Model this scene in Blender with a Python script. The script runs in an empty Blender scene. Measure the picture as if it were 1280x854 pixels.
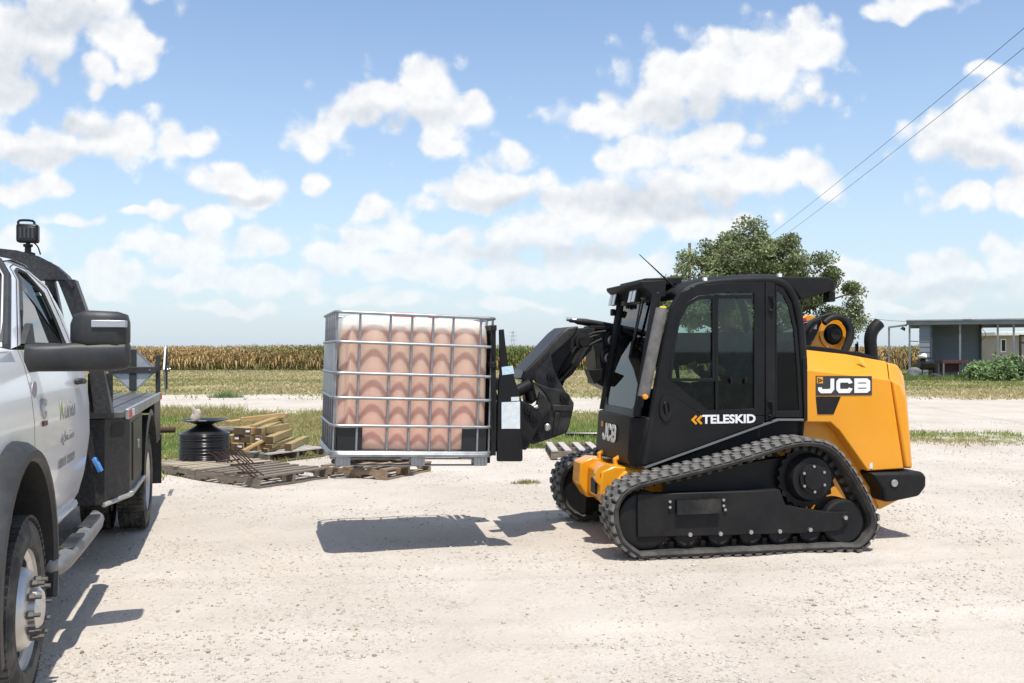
import bpy, bmesh, math, random
import numpy as np
from mathutils import Vector, Matrix
random.seed(7)
RNG = np.random.default_rng(11)
SC = bpy.context.scene
COL = SC.collection
R = math.radians

# ------------------------------------------------------------------ camera
F = 1160.0            # focal length in photograph pixels (1280 wide)
CAM_H = 1.55
HOR = 440.0           # photograph row of the horizon
cd = bpy.data.cameras.new('camera')
cam = bpy.data.objects.new('camera', cd)
COL.objects.link(cam)
cam.location = (0, 0, CAM_H)
cam.rotation_euler = (R(90), 0, 0)
cd.sensor_width = 36.0
cd.lens = 36.0 * F / 1280.0
cd.shift_y = (HOR - 427.0) / 1280.0
cd.clip_start = 0.05
cd.clip_end = 9000
SC.camera = cam

# ------------------------------------------------------------------ exposure
SC.view_settings.view_transform = 'Standard'
SC.view_settings.look = 'None'
SC.view_settings.exposure = 0.35
SC.view_settings.gamma = 1.0
SC.view_settings.use_curve_mapping = False
SC.render.engine = 'CYCLES'
SC.cycles.max_bounces = 8
SC.cycles.transparent_max_bounces = 16

# ------------------------------------------------------------------ sun: shadows fall away from the camera, a touch to the left
SHADOW = Vector((-0.11, 0.385, -1.0))
to_sun = (-SHADOW).normalized()
SUN_EL = math.asin(to_sun.z)
SUN_AZ = math.atan2(to_sun.x, to_sun.y)
sl = bpy.data.lights.new('sun', 'SUN')
sl.energy = 4.2
sl.angle = R(0.53)
sl.color = (1.0, 0.955, 0.88)
sun = bpy.data.objects.new('sun', sl)
COL.objects.link(sun)
sun.location = (5, -10, 30)
sun.rotation_euler = SHADOW.to_track_quat('-Z', 'Y').to_euler()

# ------------------------------------------------------------------ sky with cumulus clouds (world space directions)
W = bpy.data.worlds.new('World')
SC.world = W
W.use_nodes = True
SKY_STRENGTH = 0.15
CLOUD_GAIN = 0.80
# clouds as (column, row, half width, half height) of the photograph, turned into directions
CLOUDS = [
 (85,6,100,36),(154,50,40,36),(20,46,66,54),(-14,118,60,54),(122,90,22,22),
 (50,188,100,24),(152,172,64,32),(214,178,54,19),
 (50,230,30,13),(6,244,28,13),
 (288,226,50,27),(336,245,30,15),(272,276,36,17),(204,261,26,8),
 (476,126,64,33),(528,110,44,36),(566,142,42,40),(396,176,40,22),(548,188,34,19),
 (404,230,22,13),
 (132,346,46,24),(190,300,34,17),(250,318,66,24),(350,350,60,18),(30,300,44,24),
 (470,262,23,13),(488,296,46,26),(420,322,48,22),(520,336,84,22),
 (650,192,24,16),(612,236,78,25),(700,248,50,24),
 (676,292,90,34),(776,272,96,38),(792,200,40,32),(864,224,86,36),(966,222,84,24),(886,184,56,22),(860,274,80,24),
 (886,94,104,42),(1006,60,52,40),(948,86,88,46),(756,152,58,20),(828,128,66,34),
 (1140,8,58,14),(330,300,40,14),(300,345,50,16),(440,292,34,12),(560,300,40,16),(80,275,40,10),(170,262,22,7),(590,318,60,14),(220,352,60,12),
 (1226,172,84,44),(1260,134,46,36),(1214,246,58,15),(1272,236,50,22),(1252,92,40,9),
 (1044,350,60,20),(1120,356,80,22),(1200,348,86,28),(1262,326,60,24),
 (612,344,120,20),(740,336,110,26),(470,372,70,10),(640,380,60,8),(300,385,60,7),(1120,386,60,8),
]
GREY = [(30,95,80,34),(70,20,70,26),(108,156,44,12),(60,200,90,10),(500,150,80,14),(900,140,110,20),(840,252,130,16),(690,318,120,14),(1215,205,80,14),(300,250,60,7),(620,252,70,9),(1190,366,110,10)]
def build_sky():
    nt = W.node_tree; N = nt.nodes; L = nt.links
    N.clear()
    out = N.new('ShaderNodeOutputWorld'); bg = N.new('ShaderNodeBackground')
    bg.inputs['Strength'].default_value = SKY_STRENGTH
    L.new(bg.outputs[0], out.inputs[0])
    sky = N.new('ShaderNodeTexSky'); sky.sky_type = 'NISHITA'; sky.sun_disc = False
    sky.sun_elevation = SUN_EL; sky.sun_rotation = SUN_AZ
    sky.altitude = 50; sky.air_density = 1.0; sky.dust_density = 0.6; sky.ozone_density = 0.7
    def inp(n, vals):
        for i, v in enumerate(vals):
            if v is None: continue
            if hasattr(v, 'is_linked'): L.new(v, n.inputs[i])
            else: n.inputs[i].default_value = v
    def noise(scale, detail, rough, vec):
        n = N.new('ShaderNodeTexNoise'); n.noise_dimensions = '2D'; n.inputs['Scale'].default_value = scale
        n.inputs['Detail'].default_value = detail; n.inputs['Roughness'].default_value = rough
        L.new(vec, n.inputs['Vector']); return n
    def vm(op, a, b=None, c=None):
        n = N.new('ShaderNodeVectorMath'); n.operation = op; inp(n, (a, b, c))
        return n.outputs['Value'] if op == 'LENGTH' else n.outputs[0]
    def mm(op, a, b=None, c=None, clamp=False):
        n = N.new('ShaderNodeMath'); n.operation = op; n.use_clamp = clamp; inp(n, (a, b, c)); return n.outputs[0]
    def mapr(v, a, b, c, d, smooth=False):
        n = N.new('ShaderNodeMapRange'); n.inputs['From Min'].default_value = a; n.inputs['From Max'].default_value = b
        n.inputs['To Min'].default_value = c; n.inputs['To Max'].default_value = d
        if smooth: n.interpolation_type = 'SMOOTHERSTEP'
        L.new(v, n.inputs['Value']); return n.outputs[0]
    tc = N.new('ShaderNodeTexCoord'); sep = N.new('ShaderNodeSeparateXYZ'); L.new(tc.outputs['Generated'], sep.inputs[0])
    x, y, z = sep.outputs
    ysafe = mm('MAXIMUM', y, 0.08)
    u = mm('DIVIDE', x, ysafe); v = mm('DIVIDE', z, ysafe)
    cmb = N.new('ShaderNodeCombineXYZ'); L.new(u, cmb.inputs[0]); L.new(v, cmb.inputs[1]); P = cmb.outputs[0]
    # the billows are warped so that they are not ellipses
    w = noise(14.0, 2, .55, P)
    wc = vm('MULTIPLY_ADD', w.outputs['Color'], (.040, .034, 0), (-.020, -.017, 0))
    Q = vm('ADD', P, wc)
    def blobs(lst, ka, kb, k):
        f = None
        for (cx, cy, a, b) in lst:
            sx, sy = F / (a * ka), F / (b * kb)
            d = vm('MULTIPLY_ADD', Q, (sx, sy, 0), (-(cx - 640) / F * sx, -(HOR - cy) / F * sy, 0))
            ln = vm('LENGTH', d)
            f = ln if f is None else mm('SMOOTH_MIN', f, ln, k)
        return f
    f = blobs(CLOUDS, 1.14, 1.26, 0.2)
    grey = mapr(blobs(GREY, 1.25, 1.5, 0.3), 0.25, 1.25, 1.0, 0.0, True)
    n1 = noise(22.0, 8, .56, P)
    n1u = noise(24.0, 5, .55, vm('ADD', P, (-.003, .010, 0)))
    n1l = noise(24.0, 5, .55, P)
    vo = N.new('ShaderNodeTexVoronoi'); vo.voronoi_dimensions = '2D'; vo.feature = 'SMOOTH_F1'; vo.inputs['Scale'].default_value = 30.0; vo.inputs['Smoothness'].default_value = .35
    L.new(vm('ADD', P, vm('MULTIPLY_ADD', n1.outputs['Color'], (.022, .022, 0), (-.011, -.011, 0))), vo.inputs['Vector'])
    field = mm('ADD', mm('SUBTRACT', 1.0, f), mm('MULTIPLY_ADD', n1.outputs['Fac'], 1.35, -0.62))
    field = mm('ADD', field, mm('MULTIPLY_ADD', vo.outputs['Distance'], -0.95, 0.38))
    # window in front holds the drawn cumulus; the rest of the sky carries cumulus of the same kind
    m1 = mm('MULTIPLY', mm('SUBTRACT', 0.80, mm('ABSOLUTE', u)), 5.0, clamp=True)
    m2 = mm('MULTIPLY', mm('SUBTRACT', 0.56, v), 6.0, clamp=True)
    win = mm('MULTIPLY', mm('MULTIPLY', m1, m2), mm('GREATER_THAN', y, 0.1))
    zz = mm('ADD', mm('ABSOLUTE', z), 0.16)
    gc = N.new('ShaderNodeCombineXYZ'); L.new(mm('DIVIDE', x, zz), gc.inputs[0]); L.new(mm('DIVIDE', y, zz), gc.inputs[1])
    ga = mm('MULTIPLY_ADD', noise(1.15, 5, .58, gc.outputs[0]).outputs['Fac'], 6.0, -3.25)
    mx = N.new('ShaderNodeMix'); mx.data_type = 'FLOAT'; L.new(win, mx.inputs[0]); L.new(ga, mx.inputs[2]); L.new(field, mx.inputs[3])
    FA = mx.outputs[0]
    dens = mapr(FA, -0.16, 0.56, 0.0, 1.0, True)
    hz = mm('MULTIPLY_ADD', mm('MULTIPLY', z, 7.0, clamp=True), 0.66, 0.32)     # thinner in the low haze
    dens = mm('MULTIPLY', dens, mm('MULTIPLY', hz, mm('MULTIPLY', mm('ADD', z, 0.01), 40.0, clamp=True)))
    lit = mm('MULTIPLY_ADD', mm('SUBTRACT', n1l.outputs['Fac'], n1u.outputs['Fac']), 1.0, 0.90)
    lit = mm('SUBTRACT', lit, mm('MULTIPLY', grey, 0.52), clamp=True)
    k = CLOUD_GAIN / SKY_STRENGTH
    cr = N.new('ShaderNodeMix'); cr.data_type = 'RGBA'
    cr.inputs['A'].default_value = (.58 * k, .64 * k, .72 * k, 1)
    cr.inputs['B'].default_value = (1.0 * k, 1.0 * k, 1.0 * k, 1)
    L.new(lit, cr.inputs['Factor'])
    # pale humid air low over the plain
    haze = N.new('ShaderNodeMix'); haze.data_type = 'RGBA'
    hf = mm('SUBTRACT', 1.0, mm('MULTIPLY', mm('MAXIMUM', z, 0.0), 2.7, clamp=True))
    hf = mm('MULTIPLY', mm('POWER', hf, 1.7), 0.85)
    L.new(hf, haze.inputs['Factor']); L.new(sky.outputs[0], haze.inputs['A'])
    haze.inputs['B'].default_value = (.55 * k, .675 * k, .82 * k, 1)
    fin = N.new('ShaderNodeMix'); fin.data_type = 'RGBA'
    L.new(dens, fin.inputs['Factor']); L.new(haze.outputs['Result'], fin.inputs['A']); L.new(cr.outputs['Result'], fin.inputs['B'])
    L.new(fin.outputs['Result'], bg.inputs['Color'])
build_sky()
W.cycles.sampling_method = 'NONE'

# ------------------------------------------------------------------ frames: a pixel of the photograph on a plane of a thing gives a point of that thing
class Frame:
    def __init__(s, ox, oy, ang):
        s.ox, s.oy, s.ang = ox, oy, ang
        s.c, s.n = math.cos(ang), math.sin(ang)
    def loc(s, X, Y):
        dx, dy = X - s.ox, Y - s.oy
        return (s.c * dx + s.n * dy, -s.n * dx + s.c * dy)
    def world(s, x, y):
        return (s.ox + s.c * x - s.n * y, s.oy + s.n * x + s.c * y)
    def at(s, px, py, y):
        cx, cy = s.loc(0, 0)
        a = (px - 640) / F
        dx, dy = s.c * a + s.n, -s.n * a + s.c
        t = (y - cy) / dy
        return (cx + t * dx, CAM_H + t * (HOR - py) / F)
    def poly(s, y, pts):
        return [s.at(a, b, y) for a, b in pts]
def ground(px, py):
    t = CAM_H / ((py - HOR) / F)
    return ((px - 640) / F * t, t)

# ------------------------------------------------------------------ materials
MATS = {}
def mat(name, col, rough=.6, metal=0.0, var=.12, scale=6.0, bump=0.0, bscale=60.0, dust=0.0, dustcol=(.46, .40, .33), spec=.5, dscale=5.0, coat=0.0, streak=None):
    if name in MATS: return MATS[name]
    m = bpy.data.materials.new(name); m.use_nodes = True
    nt = m.node_tree; N = nt.nodes; L = nt.links
    b = N['Principled BSDF']
    b.inputs['Roughness'].default_value = rough; b.inputs['Metallic'].default_value = metal
    b.inputs['Specular IOR Level'].default_value = spec
    b.inputs['Coat Weight'].default_value = coat
    tc = N.new('ShaderNodeTexCoord'); vec = tc.outputs['Object']
    if streak:
        mp = N.new('ShaderNodeMapping'); mp.inputs['Scale'].default_value = streak; L.new(vec, mp.inputs[0]); vec = mp.outputs[0]
    n = N.new('ShaderNodeTexNoise'); n.inputs['Scale'].default_value = scale; n.inputs['Detail'].default_value = 6; n.inputs['Roughness'].default_value = .62
    L.new(vec, n.inputs['Vector'])
    cr = N.new('ShaderNodeValToRGB')
    e = cr.color_ramp.elements
    e[0].position = .3; e[1].position = .7
    e[0].color = tuple(max(0, c * (1 - var)) for c in col) + (1,)
    e[1].color = tuple(min(1, c * (1 + var)) for c in col) + (1,)
    L.new(n.outputs['Fac'], cr.inputs[0]); c = cr.outputs[0]
    if dust > 0:
        d = N.new('ShaderNodeTexNoise'); d.inputs['Scale'].default_value = dscale; d.inputs['Detail'].default_value = 8; d.inputs['Roughness'].default_value = .7
        L.new(tc.outputs['Object'], d.inputs['Vector'])
        r = N.new('ShaderNodeMapRange'); r.inputs['From Min'].default_value = .42; r.inputs['From Max'].default_value = .78; r.inputs['To Max'].default_value = dust
        L.new(d.outputs['Fac'], r.inputs['Value'])
        mx = N.new('ShaderNodeMix'); mx.data_type = 'RGBA'; L.new(r.outputs[0], mx.inputs['Factor']); L.new(c, mx.inputs['A']); mx.inputs['B'].default_value = dustcol + (1,)
        c = mx.outputs['Result']
        rr = N.new('ShaderNodeMapRange'); rr.inputs['To Min'].default_value = rough; rr.inputs['To Max'].default_value = .95
        L.new(r.outputs[0], rr.inputs['Value']); L.new(rr.outputs[0], b.inputs['Roughness'])
    L.new(c, b.inputs['Base Color'])
    if bump > 0:
        bn = N.new('ShaderNodeTexNoise'); bn.inputs['Scale'].default_value = bscale; bn.inputs['Detail'].default_value = 4
        L.new(vec, bn.inputs['Vector'])
        bp = N.new('ShaderNodeBump'); bp.inputs['Strength'].default_value = bump; bp.inputs['Distance'].default_value = .004
        L.new(bn.outputs['Fac'], bp.inputs['Height']); L.new(bp.outputs[0], b.inputs['Normal'])
    MATS[name] = m
    return m
def glass(name, tint, trans=.8, rough=.02, refl=1.0, ior=1.5):
    if name in MATS: return MATS[name]
    m = bpy.data.materials.new(name); m.use_nodes = True
    nt = m.node_tree; N = nt.nodes; L = nt.links; N.clear()
    o = N.new('ShaderNodeOutputMaterial'); t = N.new('ShaderNodeBsdfTransparent'); g = N.new('ShaderNodeBsdfGlossy'); d = N.new('ShaderNodeBsdfDiffuse')
    t.inputs[0].default_value = tuple(c * trans for c in tint) + (1,)
    g.inputs['Roughness'].default_value = rough; g.inputs[0].default_value = (refl, refl, refl, 1)
    tc = N.new('ShaderNodeTexCoord'); n = N.new('ShaderNodeTexNoise'); n.inputs['Scale'].default_value = 14; n.inputs['Detail'].default_value = 7
    L.new(tc.outputs['Object'], n.inputs['Vector'])
    d.inputs[0].default_value = (.30, .28, .25, 1)
    r = N.new('ShaderNodeMapRange'); r.inputs['From Min'].default_value = .45; r.inputs['From Max'].default_value = .8; r.inputs['To Min'].default_value = .004; r.inputs['To Max'].default_value = .022
    L.new(n.outputs['Fac'], r.inputs['Value'])
    m0 = N.new('ShaderNodeMixShader'); L.new(r.outputs[0], m0.inputs[0]); L.new(t.outputs[0], m0.inputs[1]); L.new(d.outputs[0], m0.inputs[2])
    f = N.new('ShaderNodeFresnel'); f.inputs[0].default_value = ior
    mx = N.new('ShaderNodeMixShader'); L.new(f.outputs[0], mx.inputs[0]); L.new(m0.outputs[0], mx.inputs[1]); L.new(g.outputs[0], mx.inputs[2])
    L.new(mx.outputs[0], o.inputs[0])
    MATS[name] = m
    return m
def attr_mat(name, rough=.8, trans=0.0, spec=.3, bump=0.0, var=.25, vscale=3.0):
    """colour comes from the mesh's colour attribute 'col' (each leaf, blade or stone has its own)"""
    if name in MATS: return MATS[name]
    m = bpy.data.materials.new(name); m.use_nodes = True
    nt = m.node_tree; N = nt.nodes; L = nt.links
    b = N['Principled BSDF']; b.inputs['Roughness'].default_value = rough; b.inputs['Specular IOR Level'].default_value = spec
    a = N.new('ShaderNodeAttribute'); a.attribute_name = 'col'
    tc = N.new('ShaderNodeTexCoord'); n = N.new('ShaderNodeTexNoise'); n.inputs['Scale'].default_value = vscale; n.inputs['Detail'].default_value = 5
    L.new(tc.outputs['Object'], n.inputs['Vector'])
    r = N.new('ShaderNodeMapRange'); r.inputs['From Min'].default_value = .3; r.inputs['From Max'].default_value = .7
    r.inputs['To Min'].default_value = 1 - var; r.inputs['To Max'].default_value = 1 + var
    L.new(n.outputs['Fac'], r.inputs['Value'])
    mx = N.new('ShaderNodeVectorMath'); mx.operation = 'SCALE'; L.new(a.outputs['Color'], mx.inputs[0]); L.new(r.outputs[0], mx.inputs['Scale'])
    L.new(mx.outputs[0], b.inputs['Base Color'])
    if trans > 0:
        o = N['Material Output']; t = N.new('ShaderNodeBsdfTranslucent'); L.new(mx.outputs[0], t.inputs[0])
        ms = N.new('ShaderNodeMixShader'); ms.inputs[0].default_value = trans
        L.new(b.outputs[0], ms.inputs[1]); L.new(t.outputs[0], ms.inputs[2]); L.new(ms.outputs[0], o.inputs[0])
    MATS[name] = m
    return m

# ------------------------------------------------------------------ mesh building
class MB:
    def __init__(s): s.v = []; s.f = []; s.mi = []
    def add(s, vs, fs, mi=0):
        o = len(s.v); s.v += [tuple(p) for p in vs]; s.f += [tuple(i + o for i in f) for f in fs]; s.mi += [mi] * len(fs); return s
    def box(s, c, d, rot=None, mi=0):
        hx, hy, hz = d[0] / 2, d[1] / 2, d[2] / 2
        vs = [Vector((sx * hx, sy * hy, sz * hz)) for sx in (-1, 1) for sy in (-1, 1) for sz in (-1, 1)]
        if rot is not None:
            M = rot if isinstance(rot, Matrix) else Matrix.Rotation(rot[2], 3, 'Z') @ Matrix.Rotation(rot[1], 3, 'Y') @ Matrix.Rotation(rot[0], 3, 'X')
            vs = [M @ p for p in vs]
        vs = [p + Vector(c) for p in vs]
        return s.add(vs, [(0, 1, 3, 2), (4, 6, 7, 5), (0, 4, 5, 1), (2, 3, 7, 6), (0, 2, 6, 4), (1, 5, 7, 3)], mi)
    def prism(s, poly, y0, y1, mi=0):
        """poly of (x, z) pushed along y"""
        return s.loft([(y0, poly), (y1, poly)], mi)
    def loft(s, layers, mi=0, cap=True):
        n = len(layers[0][1]); vs = []; fs = []
        for y, p in layers: vs += [(a, y, b) for a, b in p]
        for k in range(len(layers) - 1):
            for i in range(n):
                j = (i + 1) % n
                fs.append((k * n + i, k * n + j, (k + 1) * n + j, (k + 1) * n + i))
        if cap: fs.append(tuple(range(n))); fs.append(tuple(range((len(layers) - 1) * n, len(layers) * n))[::-1])
        return s.add(vs, fs, mi)
    def sections(s, secs, closed=True, cap=True, mi=0):
        """secs: list of rings of (x,y,z), the same count each"""
        n = len(secs[0]); vs = [p for r in secs for p in r]; fs = []
        for k in range(len(secs) - 1):
            for i in range(n if closed else n - 1):
                j = (i + 1) % n
                fs.append((k * n + i, k * n + j, (k + 1) * n + j, (k + 1) * n + i))
        if cap and closed: fs.append(tuple(range(n))); fs.append(tuple(range((len(secs) - 1) * n, len(secs) * n))[::-1])
        return s.add(vs, fs, mi)
    def ring(s, outer, inner, y0, y1, mi=0):
        """flat frame between two outlines of equal count, from y0 to y1"""
        n = len(outer); vs = []
        for y in (y0, y1):
            vs += [(a, y, b) for a, b in outer] + [(a, y, b) for a, b in inner]
        fs = []
        for i in range(n):
            j = (i + 1) % n
            fs += [(i, j, n + j, n + i), (2 * n + i, 3 * n + i, 3 * n + j, 2 * n + j), (i, 2 * n + i, 2 * n + j, j), (n + i, n + j, 3 * n + j, 3 * n + i)]
        return s.add(vs, fs, mi)
    def tube(s, path, r, seg=10, mi=0, cap=True, closed=False):
        P = [Vector(p) for p in path]; n = len(P); rs = r if isinstance(r, (list, tuple)) else [r] * n
        vs = []; up = None
        for i in range(n):
            if closed: t = P[(i + 1) % n] - P[i - 1]
            else: t = P[min(i + 1, n - 1)] - P[max(i - 1, 0)]
            t.normalize()
            if up is None:
                up = Vector((0, 0, 1)) if abs(t.z) < .9 else Vector((1, 0, 0))
            a = t.cross(up)
            if a.length < 1e-6: a = t.orthogonal()
            a.normalize(); b = a.cross(t); up = b
            for k in range(seg):
                th = 2 * math.pi * k / seg
                vs.append(P[i] + (a * math.cos(th) + b * math.sin(th)) * rs[i])
        fs = []
        for i in range(n if closed else n - 1):
            i2 = (i + 1) % n
            for k in range(seg):
                k2 = (k + 1) % seg
                fs.append((i * seg + k, i * seg + k2, i2 * seg + k2, i2 * seg + k))
        if cap and not closed: fs += [tuple(range(seg))[::-1], tuple(range((n - 1) * seg, n * seg))]
        return s.add(vs, fs, mi)
    def lathe(s, prof, seg=32, axis='y', c=(0, 0, 0), mi=0, closed=False):
        """prof of (radius, along); revolved about an axis through c"""
        vs = []; n = len(prof)
        for k in range(seg):
            th = 2 * math.pi * k / seg; ca, sa = math.cos(th), math.sin(th)
            for r, a in prof:
                if axis == 'y': p = (r * ca, a, r * sa)
                elif axis == 'x': p = (a, r * ca, r * sa)
                else: p = (r * ca, r * sa, a)
                vs.append((p[0] + c[0], p[1] + c[1], p[2] + c[2]))
        fs = []
        for k in range(seg):
            k2 = (k + 1) % seg
            for i in range(n if closed else n - 1):
                j = (i + 1) % n
                fs.append((k * n + i, k * n + j, k2 * n + j, k2 * n + i))
        return s.add(vs, fs, mi)
    def cyl(s, c, r, h, axis='y', seg=20, mi=0):
        return s.lathe([(0.0001, -h / 2), (r, -h / 2), (r, h / 2), (0.0001, h / 2)], seg, axis, c, mi)
    def strip(s, path, w, y0, y1, mi=0, closed=False):
        """flat mitred band of width w along (x, z) path, thickness y0..y1 (lettering strokes)"""
        P = [Vector(p) for p in path]; n = len(P); lo = []; hi = []
        for i in range(n):
            if closed: d0 = (P[i] - P[i - 1]).normalized(); d1 = (P[(i + 1) % n] - P[i]).normalized()
            else:
                d0 = (P[i] - P[i - 1]).normalized() if i else (P[1] - P[0]).normalized()
                d1 = (P[i + 1] - P[i]).normalized() if i < n - 1 else d0
            t = (d0 + d1).normalized(); m = Vector((-t.y, t.x)); k = w / 2 / max(.35, m.dot(Vector((-d1.y, d1.x))))
            lo.append(P[i] - m * k); hi.append(P[i] + m * k)
        vs = []
        for y in (y0, y1): vs += [(p.x, y, p.y) for p in lo] + [(p.x, y, p.y) for p in hi]
        fs = []
        for i in range(n if closed else n - 1):
            j = (i + 1) % n
            fs += [(i, j, n + j, n + i), (2 * n + i, 3 * n + i, 3 * n + j, 2 * n + j), (i, 2 * n + i, 2 * n + j, j), (n + i, n + j, 3 * n + j, 3 * n + i)]
        if not closed: fs += [(0, n, 3 * n, 2 * n), (n - 1, 3 * n - 1, 4 * n - 1, 2 * n - 1)]
        return s.add(vs, fs, mi)
    def mesh(s, name, mats, smooth=None):
        me = bpy.data.meshes.new(name)
        me.from_pydata(s.v, [], s.f)
        for m in (mats if isinstance(mats, (list, tuple)) else [mats]): me.materials.append(m)
        if any(s.mi): me.polygons.foreach_set('material_index', s.mi)
        bm = bmesh.new(); bm.from_mesh(me); bmesh.ops.recalc_face_normals(bm, faces=bm.faces); bm.to_mesh(me); bm.free()
        if smooth is not None:
            me.polygons.foreach_set('use_smooth', [True] * len(me.polygons))
            me.set_sharp_from_angle(angle=R(smooth))
        me.update()
        return me
    def build(s, name, mats, parent=None, smooth=None, bevel=0, seg=2, loc=None, rot=None):
        o = bpy.data.objects.new(name, s.mesh(name, mats, smooth))
        COL.objects.link(o)
        if parent: o.parent = parent
        if loc: o.location = loc
        if rot: o.rotation_euler = rot
        if bevel:
            b = o.modifiers.new('bevel', 'BEVEL'); b.width = bevel; b.segments = seg; b.limit_method = 'ANGLE'; b.angle_limit = R(35)
            if smooth is None:
                o.data.polygons.foreach_set('use_smooth', [True] * len(o.data.polygons)); o.data.set_sharp_from_angle(angle=R(30)); b.harden_normals = False
        return o
def empty(name, loc=(0, 0, 0), rz=0.0, ry=0.0, parent=None):
    o = bpy.data.objects.new(name, None); COL.objects.link(o); o.location = loc; o.rotation_euler = (0, ry, rz); o.empty_display_size = .2
    if parent: o.parent = parent
    return o
def tag(o, label=None, cat=None, group=None, kind=None):
    if label: o['label'] = label
    if cat: o['category'] = cat
    if group: o['group'] = group
    if kind: o['kind'] = kind
    return o
def copy_tree(o, parent=None):
    c = o.copy(); COL.objects.link(c); c.parent = parent
    for ch in list(o.children):
        if ch != c: copy_tree(ch, c)
    return c
def put(name, mesh, parent=None, loc=(0, 0, 0), rot=(0, 0, 0)):
    o = bpy.data.objects.new(name, mesh); COL.objects.link(o); o.parent = parent; o.location = loc; o.rotation_euler = rot; return o
def smooth_path(pts, n=6):
    """Catmull-Rom through the points"""
    P = [Vector(p) for p in pts]; out = []
    for i in range(len(P) - 1):
        p0 = P[max(i - 1, 0)]; p1 = P[i]; p2 = P[i + 1]; p3 = P[min(i + 2, len(P) - 1)]
        for k in range(n):
            t = k / n
            out.append(.5 * ((2 * p1) + (p2 - p0) * t + (2 * p0 - 5 * p1 + 4 * p2 - p3) * t * t + (3 * p1 - p0 - 3 * p2 + p3) * t ** 3))
    out.append(P[-1]); return out
def text_part(name, body, size, mats, parent, loc, rot, bold=0.0, sx=1.0, depth=.0015, align='LEFT'):
    c = bpy.data.curves.new(name, 'FONT'); c.body = body; c.size = size; c.offset = bold; c.extrude = depth; c.align_x = align; c.resolution_u = 3
    t = bpy.data.objects.new(name + '_tmp', c); COL.objects.link(t)
    dg = bpy.context.evaluated_depsgraph_get()
    me = bpy.data.meshes.new_from_object(t.evaluated_get(dg)); me.name = name
    bpy.data.objects.remove(t)
    me.materials.clear(); me.materials.append(mats)
    o = put(name, me, parent, loc, rot); o.scale = (sx, 1, 1)
    return o
def soup(name, V, Fc, C, m, parent=None):
    """big mesh from numpy: V (n,3), Fc (k,3|4), C per-vertex colour"""
    me = bpy.data.meshes.new(name)
    nv, nf, k = len(V), len(Fc), Fc.shape[1]
    me.vertices.add(nv); me.vertices.foreach_set('co', np.ascontiguousarray(V, dtype=np.float32).ravel())
    me.loops.add(nf * k); me.loops.foreach_set('vertex_index', np.ascontiguousarray(Fc, dtype=np.int32).ravel())
    me.polygons.add(nf); me.polygons.foreach_set('loop_start', np.arange(0, nf * k, k, dtype=np.int32))
    me.update(calc_edges=True)
    if C is not None:
        a = me.color_attributes.new('col', 'FLOAT_COLOR', 'POINT')
        cc = np.ones((nv, 4), dtype=np.float32); cc[:, :3] = C; a.data.foreach_set('color', cc.ravel())
    me.materials.append(m)
    o = bpy.data.objects.new(name, me); COL.objects.link(o)
    if parent: o.parent = parent
    return o
def vnoise(x, y, s, seed=0):
    """value noise on numpy arrays"""
    g = np.random.default_rng(seed).random((256, 256))
    x = np.asarray(x) / s; y = np.asarray(y) / s
    xi = np.floor(x).astype(int); yi = np.floor(y).astype(int); fx = x - xi; fy = y - yi
    fx = fx * fx * (3 - 2 * fx); fy = fy * fy * (3 - 2 * fy)
    a = g[xi & 255, yi & 255]; b = g[(xi + 1) & 255, yi & 255]; c = g[xi & 255, (yi + 1) & 255]; d = g[(xi + 1) & 255, (yi + 1) & 255]
    return (a * (1 - fx) + b * fx) * (1 - fy) + (c * (1 - fx) + d * fx) * fy
# ------------------------------------------------------------------ ground: one sheet to the horizon
def sstep(a, b, x):
    t = np.clip((np.asarray(x, dtype=float) - a) / (b - a), 0, 1); return t * t * (3 - 2 * t)
def strip_mask(X, Y):
    """the green verge between the yard and the dirt track"""
    left = sstep(-2.0, -4.4, X)
    e1 = 15.6 - 4.0 * left + (vnoise(X, Y, 2.3, 3) - .5) * 2.2
    m = sstep(e1 - .8, e1 + .8, Y) * (1 - sstep(22.6, 25.2, Y + (vnoise(X, Y, 3.1, 4) - .5) * 2))
    right = sstep(4.5, 7.0, X)
    thin = sstep(15.0, 16.4, Y) * (1 - sstep(17.6, 18.8, Y)) * (vnoise(X, Y, 1.7, 5) > .45) * .5
    return m * (1 - right) + thin * right
def field_mask(X, Y):
    return sstep(28.5, 36.0, Y + (vnoise(X, Y, 4.0, 6) - .5) * 6)
_f, _r = ground(800, 701), ground(1057, 691); _a = R(180 + 11.5)
MF0 = ((_f[0] + _r[0]) / 2 + .95 * math.sin(_a), (_f[1] + _r[1]) / 2 - .95 * math.cos(_a), math.cos(_a), math.sin(_a))
def ground_h(X, Y):
    n = np.clip(1 - (Y - 14) / 30, 0, 1)
    h = (vnoise(X, Y, 1.9, 21) - .5) * .022 + (vnoise(X, Y, .55, 22) - .5) * .014 + (vnoise(X, Y, .16, 23) - .5) * .010
    # prints of the loader's tracks running back from it to the right
    lx, ly = MF0[2] * (X - MF0[0]) + MF0[3] * (Y - MF0[1]), -MF0[3] * (X - MF0[0]) + MF0[2] * (Y - MF0[1])
    for yy in (-.79, .79):
        w = np.clip((.20 - np.abs(ly - yy + .05 * np.sin(lx * .7))) / .05, 0, 1) * np.clip((-lx - .6) / .3, 0, 1) * np.clip((9 + lx) / 3, 0, 1)
        h = h + w * (-.006 + .006 * np.sin(lx * 2 * np.pi / .115))
    for k, (a, b, c) in enumerate(((5.05, .10, .010), (6.55, .13, .012))):    # older tyre lanes across the yard
        yl = a + b * X + c * X * X; d = np.abs(Y - yl)
        w = np.clip((.17 - d) / .06, 0, 1); e = np.exp(-((d - .24) / .06) ** 2)
        h = h + w * (-.010 + .003 * np.sin(X * 2 * np.pi / .14 + Y * 20)) + e * .007
    return h * n - .004
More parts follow.
